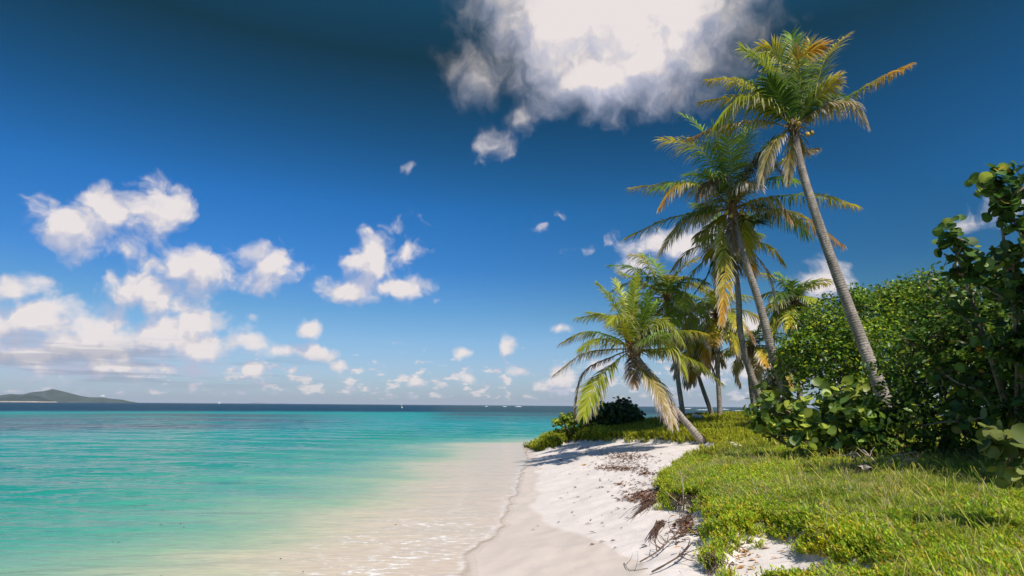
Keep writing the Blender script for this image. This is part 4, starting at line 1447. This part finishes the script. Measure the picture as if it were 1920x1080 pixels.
shrub('rounded_bush', 'dark green rounded bush on the grassy point in front of the open sea', 'bush',
      [(1150, 785, 28.5, 0.62), (1178, 784, 28.5, 0.55), (1128, 792, 28.3, 0.5), (1166, 772, 28.8, 0.45), (1190, 792, 28.3, 0.4), (1142, 775, 28.8, 0.35), (1108, 797, 28.2, 0.3)],
      'round', 0.19, 15, PAL_DARK, 34, (5.0, 28.5), 5, (4, 7), 0.12, 0.4, k=1.2)

shrub('seaside_bush', 'small yellow-green bush at the outer end of the point by the water', 'bush',
      [(1048, 797, 27.8, 0.22), (1064, 793, 27.8, 0.28), (1082, 796, 27.6, 0.30), (1074, 786, 28.0, 0.18), (1098, 798, 27.6, 0.25)],
      'round', 0.17, 22, [((0.27, 0.36, 0.03), 3), ((0.42, 0.44, 0.04), 2), ((0.10, 0.17, 0.02), 2)], 35, (2.9, 27.7), 4, (4, 6), 0.11, 0.4, k=1.21)

shrub('sea_grape_sprig', 'single sea grape sprig with a few large veined leaves over the grass', 'plant',
      [(1872, 838, 6.4, 0.09), (1895, 862, 6.3, 0.10), (1918, 850, 6.3, 0.10), (1890, 888, 6.4, 0.08), (1930, 880, 6.3, 0.08)],
      'round', 0.17, 26, [((0.17, 0.21, 0.05), 3), ((0.24, 0.27, 0.07), 2), ((0.07, 0.11, 0.025), 2)], 36, (5.9, 6.7), 2, (2, 3), 0.08, 0.2, stem_r=0.014)

# ------------------------------------------------------------------ grass and ground cover
def blade_tuft(r, nb, hmin, hmax, w, arch, colours):
    V, F, C = [], [], []
    for b in range(nb):
        a = r.uniform(0, 6.283)
        h = r.uniform(hmin, hmax)
        o = np.array((math.cos(a), math.sin(a), 0))
        base = r.normal(0, 0.018, 3) * (1, 1, 0)
        ar = r.uniform(0.3, 1.0) * arch
        sdv = np.array((-o[1], o[0], 0))
        pts = [base, base + o * h * 0.18 * ar + (0, 0, h * 0.5), base + o * h * 0.50 * ar + (0, 0, h * 0.86), base + o * h * (0.95 * ar) + (0, 0, h * (1.0 - 0.25 * ar))]
        c = np.array(colours[r.integers(len(colours))]) * r.uniform(0.75, 1.25)
        i0 = len(V)
        for k, q in enumerate(pts):
            ww = w * (1.0, 0.9, 0.6, 0.08)[k] * 0.5
            V += [q + sdv * ww, q - sdv * ww]
            C += [c, c]
        for k in range(3):
            F.append([i0 + 2 * k, i0 + 2 * k + 1, i0 + 2 * k + 3, i0 + 2 * k + 2])
    return np.array(V), np.array(F), np.array(C)


def purslane_tuft(r, ns, hmin, hmax, ll, lw, colours):
    V, F, C = [], [], []
    for s_ in range(ns):
        a = r.uniform(0, 6.283)
        h = r.uniform(hmin, hmax)
        base = r.normal(0, 0.03, 3) * (1, 1, 0)
        top = base + np.array((math.cos(a) * h * 0.45, math.sin(a) * h * 0.45, h))
        c = np.array(colours[r.integers(len(colours))]) * r.uniform(0.75, 1.2)
        n = int(r.integers(5, 9))
        for k in range(n):
            f = (k + 0.6) / n
            p = base + (top - base) * f
            b = a + k * 2.4
            el = r.uniform(0.3, 1.2)
            d = np.array((math.cos(b) * math.cos(el), math.sin(b) * math.cos(el), math.sin(el)))
            sdv = np.array((-math.sin(b), math.cos(b), 0))
            L = ll * r.uniform(0.6, 1.2)
            i0 = len(V)
            V += [p, p + d * L * 0.55 + sdv * lw, p + d * L, p + d * L * 0.55 - sdv * lw]
            cc = c * r.uniform(0.8, 1.2)
            C += [cc * 0.9, cc, cc * 1.1, cc]
            F.append([i0, i0 + 1, i0 + 2, i0 + 3])
    return np.array(V), np.array(F), np.array(C)


def scatter(g, templ, pos, rot, scl, tilt, tone, r, which):
    for ti, (V, F, C) in enumerate(templ):
        s = which == ti
        n = int(s.sum())
        if not n:
            continue
        c, sn = np.cos(rot[s]), np.sin(rot[s])
        x = V[None, :, 0] * c[:, None] - V[None, :, 1] * sn[:, None]
        y = V[None, :, 0] * sn[:, None] + V[None, :, 1] * c[:, None]
        z = np.repeat(V[None, :, 2], n, 0)
        x = x + z * tilt[s, 0][:, None]
        y = y + z * tilt[s, 1][:, None]
        VV = np.stack([x, y, z], -1) * scl[s][:, None, None] + pos[s][:, None]
        FF = (F[None] + (np.arange(n) * len(V))[:, None, None]).reshape(-1, F.shape[1])
        CC = C[None] * tone[s][:, None, :]
        g.add(VV.reshape(-1, 3), FF, CC.reshape(-1, 3))


GR = [(0.20, 0.29, 0.022), (0.30, 0.38, 0.030), (0.12, 0.21, 0.018), (0.40, 0.40, 0.05), (0.17, 0.26, 0.02)]
PU = [(0.22, 0.34, 0.018), (0.34, 0.43, 0.022), (0.42, 0.44, 0.028), (0.13, 0.24, 0.016), (0.46, 0.34, 0.03), (0.25, 0.37, 0.02), (0.20, 0.32, 0.02)]
tr_ = np.random.default_rng(91)
T_blade = [blade_tuft(tr_, 13, 0.04, 0.135, 0.0065, 1.1, GR) for _ in range(7)]
T_long = [blade_tuft(tr_, 5, 0.16, 0.38, 0.008, 0.85, GR + [(0.46, 0.42, 0.10)]) for _ in range(5)]
T_purs = [purslane_tuft(tr_, 7, 0.04, 0.12, 0.050, 0.0085, PU) for _ in range(7)]
T_back = [blade_tuft(tr_, 12, 0.10, 0.27, 0.022, 0.8, [(0.34, 0.39, 0.026), (0.46, 0.46, 0.034), (0.22, 0.30, 0.018)]) for _ in range(6)]
T_mound = [purslane_tuft(tr_, 8, 0.10, 0.30, 0.11, 0.022, [(0.17, 0.27, 0.016), (0.27, 0.34, 0.02), (0.38, 0.38, 0.025)]) for _ in range(6)]

T_straw = [blade_tuft(tr_, 3, 0.10, 0.26, 0.006, 1.9, [(0.52, 0.43, 0.24), (0.40, 0.30, 0.15), (0.60, 0.52, 0.34)]) for _ in range(4)]


def field(n, x0, x1, y0, y1, r, power=1.0):
    x = r.uniform(x0, x1, n)
    y = y0 + (y1 - y0) * r.random(n) ** power
    return x, y


gr = np.random.default_rng(92)
gg = Geo()
# near meadow
x, y = field(130000, 1.6, 11, 4.6, 17.5, gr, 1.35)
vis = np.abs(x) < y * 0.88 + 1.2
x, y = x[vis], y[vis]
v = veg_sd(x, y)
gap = fbm(x * 1.7, y * 1.7, 121, 4)
dens_ = (sstep(-0.05, 0.45, v) * 0.85 + 0.15) * sstep(0.24, 0.36, gap)
runner = (v > -0.18) & (v <= 0.0) & (fbm(x * 3.1, y * 3.1, 123, 3) > 0.58) & (gr.random(len(x)) < 0.16)
ok = ((v > 0.0) & (gr.random(len(x)) < dens_)) | runner
x, y, v = x[ok], y[ok], v[ok]
# grass leans to the right and rear, succulents hug the seaward edge
gmix = fbm(x * 0.7, y * 0.7, 95, 3) + 0.10 * (x - 3.3) - 0.25 * sstep(0.9, 0.2, v)
isg = gmix + gr.normal(0, 0.10, len(x)) > 0.66
z = height(x, y)
pos = np.stack([x, y, z - 0.005], -1)
patch = fbm(x * 1.1, y * 1.1, 97, 3)
tone = np.stack([0.96 + 0.95 * patch, 1.06 + 0.62 * patch, np.full(len(x), 1.3)], -1) * gr.uniform(0.8, 1.2, (len(x), 1))
edge = sstep(0.8, 0.15, v)[:, None]
tone = tone * (1 + edge * np.array((0.06, 0.0, 0.0)))
rot = gr.uniform(0, 6.283, len(x))
tilt = gr.normal(0, 0.22, (len(x), 2)) + np.array((-0.12, 0.0))
scl = gr.uniform(0.7, 1.25, len(x)) * (0.75 + 0.45 * fbm(x * 1.5, y * 1.5, 99, 2))
s = ~isg
scatter(gg, T_purs, pos[s], rot[s], scl[s], tilt[s], tone[s], gr, gr.integers(0, 7, s.sum()))
s = isg
scatter(gg, T_blade, pos[s], rot[s], scl[s], tilt[s], tone[s], gr, gr.integers(0, 7, s.sum()))
s = gr.random(len(x)) < np.clip(0.008 + 0.06 * (gmix - 0.5), 0.003, 0.035)
scatter(gg, T_long, pos[s], rot[s], scl[s], tilt[s] * 1.5, tone[s], gr, gr.integers(0, 5, s.sum()))
s = gr.random(len(x)) < 0.035 + 0.10 * sstep(0.55, 0.75, fbm(x * 0.8, y * 0.8, 125, 3))
n_ = int(s.sum())
scatter(gg, T_straw, pos[s] + np.array((0, 0, 0.02)), rot[s], scl[s], tilt[s] * 1.2, gr.uniform(0.6, 1.2, (n_, 3)).mean(1, keepdims=True) * np.ones((n_, 3)), gr, gr.integers(0, 4, n_))
o = gg.build('grass', M_GRASS)
tag(o, 'thick bright green grass and succulent ground cover beside the beach', 'grass', kind='stuff')

# meadow under the palms, further back
gg = Geo()
x, y = field(52000, 1.0, 34, 16.5, 46.5, gr, 1.2)
vis = (x < y * 0.75 + 1)
x, y = x[vis], y[vis]
v = veg_sd(x, y)
ok = (v > 0.0)
x, y, v = x[ok], y[ok], v[ok]
z = height(x, y)
pos = np.stack([x, y, z - 0.01], -1)
patch = fbm(x * 0.6, y * 0.6, 103, 3)
tone = np.stack([0.85 + 0.5 * patch, 0.82 + 0.36 * patch, np.full(len(x), 0.9)], -1) * gr.uniform(0.8, 1.2, (len(x), 1))
rot = gr.uniform(0, 6.283, len(x))
tilt = gr.normal(0, 0.2, (len(x), 2)) + np.array((-0.15, 0))
scl = gr.uniform(0.7, 1.25, len(x))
scatter(gg, T_back, pos, rot, scl, tilt, tone, gr, gr.integers(0, 6, len(x)))
o = gg.build('meadow_grass', M_GRASS)
tag(o, 'sunny yellow-green grass under the palms on the point', 'grass', kind='stuff')

# low mat at the tip of the point
gg = Geo()
x, y = field(9000, 0.4, 7.0, 28.0, 38.5, gr)
v = veg_sd(x, y)
ok = (v > 0.02) & (x < 4.2 + 0.8 * vnoise(y * 0.7, y * 0.0, 5))
x, y = x[ok], y[ok]
z = height(x, y)
pos = np.stack([x, y, z - 0.01], -1)
patch = fbm(x * 0.9, y * 0.9, 113, 3)
tone = np.stack([0.7 + 0.7 * patch, 0.75 + 0.5 * patch, np.full(len(x), 0.9)], -1)
n = len(x)
scatter(gg, T_mound, pos, gr.uniform(0, 6.28, n), gr.uniform(0.7, 1.2, n), gr.normal(0, 0.2, (n, 2)), tone, gr, gr.integers(0, 6, n))
o = gg.build('ground_cover', M_GRASS)
tag(o, 'mat of leafy ground cover creeping over the sandy tip of the point', 'ground cover', kind='stuff')

# ------------------------------------------------------------------ litter, roots, driftwood
hfun = lambda a, b: height(a, b)


def G(u, v):
    return ground_hit(u, v, hfun)


lr = np.random.default_rng(201)
lit_g = Geo()
for (u0, v0, su, sv, n) in [(1175, 856, 24, 4, 330), (1150, 878, 16, 3, 220), (1170, 866, 28, 5, 150), (1195, 880, 20, 3, 110), (1212, 888, 14, 2, 60), (1195, 905, 24, 6, 50), (1215, 928, 18, 6, 260), (1195, 935, 16, 4, 160),
                            (1225, 890, 14, 5, 40), (1130, 862, 50, 14, 60), (1290, 985, 8, 10, 80), (1270, 1000, 10, 8, 50), (1235, 925, 10, 8, 70), (1100, 838, 22, 5, 70),
                            (1180, 920, 60, 40, 60), (1305, 935, 12, 6, 60), (1130, 960, 70, 50, 20), (1105, 905, 40, 25, 14), (1420, 960, 90, 40, 110), (1390, 1045, 40, 12, 40), (1600, 930, 110, 40, 90)]:
    for k in range(n):
        q = G(float(np.clip(lr.normal(u0, su), 1000, 1900)), float(np.clip(lr.normal(v0, sv), 815, 1078)))
        L = lr.uniform(0.03, 0.15)
        a = lr.normal(0.2, 0.7)
        d = np.array((math.cos(a), math.sin(a) * 1.0, lr.normal(0, 0.2)))
        sd_ = unit(np.cross(d, (0, 0, 1)))
        w_ = L * lr.uniform(0.10, 0.32)
        p0 = q + (0, 0, 0.012 if u0 < 1340 or v0 > 1030 else lr.uniform(0.05, 0.12))
        up = lr.uniform(0.005, 0.03)
        V = [p0 - d * L / 2, p0 + sd_ * w_ + (0, 0, up), p0 + (0, 0, up * 0.4), p0 - sd_ * w_ + (0, 0, up), p0 + d * L / 2]
        c = np.array((0.17, 0.085, 0.05) if u0 < 1340 else (0.40, 0.20, 0.06)) * lr.uniform(0.5, 1.5)
        lit_g.add(V, [[0, 1, 2], [0, 2, 3], [1, 4, 2], [2, 4, 3]], c)
o = lit_g.build('dry_litter', M_WOOD)
tag(o, 'dark brown dried leaves and seaweed scattered over the white sand', 'litter', kind='stuff')


def root_tuft(name, label, cat, u, v, du, dv, n, spread, th, seed, colr=(0.085, 0.05, 0.035)):
    r = np.random.default_rng(seed)
    a, b = G(u, v), G(u + du, v + dv)
    root = empty(name, a, label, cat)
    g = Geo()
    ax = b - a
    for i in range(n):
        st = a + r.normal(0, spread * 0.35, 3) * (1, 1, 0.4) + (0, 0, 0.05)
        L = r.uniform(0.35, 1.05)
        e = a + ax * L + r.normal(0, spread * 0.5, 3) * (1, 1, 0.2)
        e[2] = float(height(np.array([e[0]]), np.array([e[1]]))[0]) + 0.01
        m1 = (st + e) / 2 + r.normal(0, spread * 0.25, 3)
        m1[2] = max(m1[2], float(height(np.array([m1[0]]), np.array([m1[1]]))[0]) + 0.02 + r.uniform(0, 0.05))
        V, F = tube(catmull([st, m1, e], 9), np.linspace(th, th * 0.25, 9) * r.uniform(0.5, 1.2), 4)
        g.add(V, F, np.array(colr) * r.uniform(0.6, 1.6))
    g.build('strands', M_WOOD, root)
    return root


root_tuft('root_tuft', 'thick dark tuft of bare roots fanning down the sand bank', 'roots', 1222, 942, -42, 34, 42, 0.17, 0.009, 301)
root_tuft('root_tuft', 'smaller dark wisp of roots lying on open sand below the thick tuft', 'roots', 1240, 985, -22, 34, 40, 0.12, 0.008, 302)
root_tuft('root_tuft', 'matted brown roots hanging from the eroded grass edge', 'roots', 1292, 975, -28, 14, 36, 0.20, 0.007, 303, (0.12, 0.075, 0.05))
root_tuft('root_tuft', 'ragged brown roots under the bank by the thin upright stick', 'roots', 1268, 938, 40, 18, 40, 0.22, 0.007, 304, (0.10, 0.065, 0.045))
root_tuft('root_tuft', 'greyish roots hanging from the turf beside the bare sand hollow', 'roots', 1335, 1056, 8, 20, 60, 0.16, 0.008, 305, (0.13, 0.09, 0.065))


def stick(name, label, cat, pts, r0, r1, colr, forks=0, seed=0):
    r = np.random.default_rng(seed)
    pts = [np.asarray(p, float) for p in pts]
    root = empty(name, pts[0], label, cat)
    g = Geo()
    c = catmull(pts, 22)
    V, F = tube(c, np.linspace(r0, r1, 22) * r.uniform(0.85, 1.15, 22), 7)
    g.add(V, F, np.array(colr) * r.uniform(0.75, 1.2, (len(V), 1)))
    for i in range(forks):
        k = int(r.integers(4, 19))
        d = unit(c[min(k + 2, 21)] - c[k]) + r.normal(0, 0.6, 3)
        d[2] = abs(d[2]) * 0.7
        L = r.uniform(0.12, 0.34)
        V, F = tube(catmull([c[k], c[k] + d * L * 0.5 + r.normal(0, 0.02, 3), c[k] + d * L + r.normal(0, 0.03, 3)], 7), np.linspace(r1 * 1.3, r1 * 0.4, 7), 5)
        g.add(V, F, np.array(colr) * r.uniform(0.7, 1.2))
    g.build('wood', M_WOOD, root)
    return root


a = G(1282, 958)
stick('upright_stick', 'thin pale stick standing upright at the edge of the grass', 'stick',
      [a - (0, 0, 0.05), P(1281, 930, a[1]), P(1280, 905, a[1]), P(1274, 880, a[1])], 0.016, 0.008, (0.45, 0.36, 0.25), 3, 1)
q = [G(1200, 1058), G(1235, 1045), G(1268, 1022), G(1300, 1018)]
stick('dead_branch', 'long dead forked branch lying on sand at the foot of the bank', 'branch', [p + (0, 0, 0.03 + 0.05 * i) for i, p in enumerate(q)], 0.010, 0.006, (0.15, 0.10, 0.07), 12, 2)
q = [G(1222, 1078), G(1250, 1070), G(1278, 1058), G(1300, 1040)]
stick('dead_branch', 'dark dead branch nearest the bottom edge below the forked one', 'branch', [p + (0, 0, 0.03 + 0.04 * i) for i, p in enumerate(q)], 0.012, 0.006, (0.10, 0.07, 0.055), 9, 3)
q = [G(1170, 1058), G(1182, 1071), G(1215, 1068)]
stick('thin_twig', 'bent thin twig on the smooth tan sand left of the branches', 'twig', [p + (0, 0, 0.012) for p in q], 0.005, 0.003, (0.20, 0.13, 0.09), 2, 4)
q = [G(1612, 897), G(1622, 893), G(1634, 897)]
stick('driftwood', 'short pale weathered log half sunk in the bright grass', 'driftwood', [p + (0, 0, 0.13) for p in q], 0.065, 0.05, (0.42, 0.36, 0.32), 0, 5)
q = [G(1372, 842), G(1380, 846), G(1388, 848)]
stick('driftwood', 'bleached white slab of driftwood near the short palm foot', 'driftwood', [p + (0, 0, 0.08) for p in q], 0.13, 0.10, (0.72, 0.66, 0.60), 0, 6)
q = [G(1300, 790), G(1308, 791), G(1318, 792)]
stick('driftwood', 'white driftwood in the far meadow behind the palm trunks', 'driftwood', [p + (0, 0, 0.25) for p in q], 0.12, 0.08, (0.70, 0.64, 0.58), 0, 7)
for i, (u, v) in enumerate([(1604, 878), (1630, 876), (1655, 880), (1668, 884), (1680, 888), (1648, 874)]):
    b = G(u, v)
    lab = ['leftmost curled dry stalk behind the pale log', 'dry stalk standing just above the pale log', 'short curved dry stalk in the middle of the row along the shade',
           'tall bleached dry stalk in the row along the shade', 'rightmost dry stalk at the shady edge of the grass', 'rearmost thin dry stalk under the dark shrubs'][i]
    rr_ = np.random.default_rng(400 + i)
    lean = rr_.normal(0, 0.12, 2)
    stick('dry_stalk', lab, 'dry stalk', [b, b + (lean[0], lean[1], 0.14), b + (lean[0] * 2.6, lean[1] * 2, 0.25), b + (lean[0] * 4.5 + 0.05, lean[1] * 3, 0.20)], 0.016, 0.008, (0.48, 0.38, 0.30), 2, 410 + i)
    bpy.data.objects  # keep order


def dead_leaf(label, u, v, L, colr, rot, seed):
    q = G(u, v) + (0, 0, 0.015)
    r = np.random.default_rng(seed)
    n, m = 9, 5
    V = []
    for i in range(n):
        t_ = i / (n - 1)
        w_ = 0.36 * L * math.sin(math.pi * min(1, t_ * 0.96 + 0.04)) ** 0.8
        for j in range(m):
            s_ = j / (m - 1) * 2 - 1
            x_, y_, z_ = (t_ - 0.5) * L, s_ * w_, 0.25 * L * (s_ * s_) * math.sin(math.pi * t_) + 0.12 * L * (t_ - 0.5) ** 2 * 4
            V.append((x_ * math.cos(rot) - y_ * math.sin(rot), x_ * math.sin(rot) + y_ * math.cos(rot), z_))
    V = np.array(V) + q
    F = [[i * m + j, (i + 1) * m + j, (i + 1) * m + j + 1, i * m + j + 1] for i in range(n - 1) for j in range(m - 1)]
    g = Geo()
    g.add(V, F, np.array(colr) * r.uniform(0.85, 1.15, (len(V), 1)))
    g.add(*tube([q + (-L * 0.5 * math.cos(rot), -L * 0.5 * math.sin(rot), 0.02), q + (-L * 0.8 * math.cos(rot), -L * 0.8 * math.sin(rot), 0.01)], 0.005, 4), np.array(colr) * 0.7)
    o = g.build('fallen_leaf', M_NUT, loc=q)
    return tag(o, label, 'fallen leaf')


dead_leaf('bright orange fallen leaf alone on the white sand', 1096, 873, 0.17, (0.55, 0.30, 0.02), 0.3, 1)
dead_leaf('reddish brown fallen leaf on sand furthest toward the water', 1051, 864, 0.17, (0.27, 0.12, 0.08), 0.1, 2)
dead_leaf('curled brown fallen leaf below the litter patches', 1160, 910, 0.16, (0.30, 0.14, 0.07), -0.6, 3)
dead_leaf('brown fallen leaf at the upper left of the litter near the shade', 1100, 852, 0.16, (0.22, 0.11, 0.07), 0.8, 4)
dead_leaf('upturned brown leaf beside the grass tip of the near bank', 1208, 889, 0.18, (0.26, 0.12, 0.08), 0.9, 5)
dead_leaf('rusty brown leaf at the grass edge below the short palm', 1204, 829, 0.24, (0.33, 0.14, 0.07), 1.4, 6)

# specks of weed lying on the sand under the shallow water
wr = np.random.default_rng(500)
for i, (u, v) in enumerate([(214, 998), (225, 999), (424, 938), (340, 968), (346, 974), (303, 970), (743, 970), (528, 1027), (305, 1056), (570, 1049)]):
    Y = CAMZ * FPX / (v - (760 + 0.0074 * (u - 960)))
    q = P(u, v, Y); q[2] = 0.02
    g = Geo()
    for k in range(7):
        a = wr.uniform(0, 6.28)
        e = q + np.array((math.cos(a), math.sin(a) * 0.6, 0)) * wr.uniform(0.008, 0.022) * (1, 1, 0)
        V, F = tube(catmull([q + wr.normal(0, 0.008, 3) * (1, 1, 0), (q + e) / 2 + (0, 0, 0.006), e], 6), np.linspace(0.004, 0.002, 6), 4)
        g.add(V, F, np.array((0.07, 0.055, 0.035)) * wr.uniform(0.6, 1.5))
    o = g.build('floating_seaweed', M_WOOD, loc=q)
    tag(o, 'small dark scrap of seaweed floating on the clear shallow water', 'seaweed', 'scraps of seaweed in the shallows')

# ------------------------------------------------------------------ sea air between here and the far island
def haze_box():
    m, t = new_mat('sea_air')
    v = N(t, 'ShaderNodeVolumePrincipled')
    v.inputs['Color'].default_value = (0.80, 0.88, 1.0, 1)
    v.inputs['Density'].default_value = 0.000055
    o = N(t, 'ShaderNodeOutputMaterial')
    link(t, v.outputs[0], o.inputs['Volume'])
    hx = 45000
    V, F = box((0, 0, 50), (2 * hx, 2 * hx, 160))
    ob = mk('haze', V, F, m, smooth=False)
    return tag(ob, 'thin pale sea haze over the water', 'haze', kind='stuff')


haze_box()
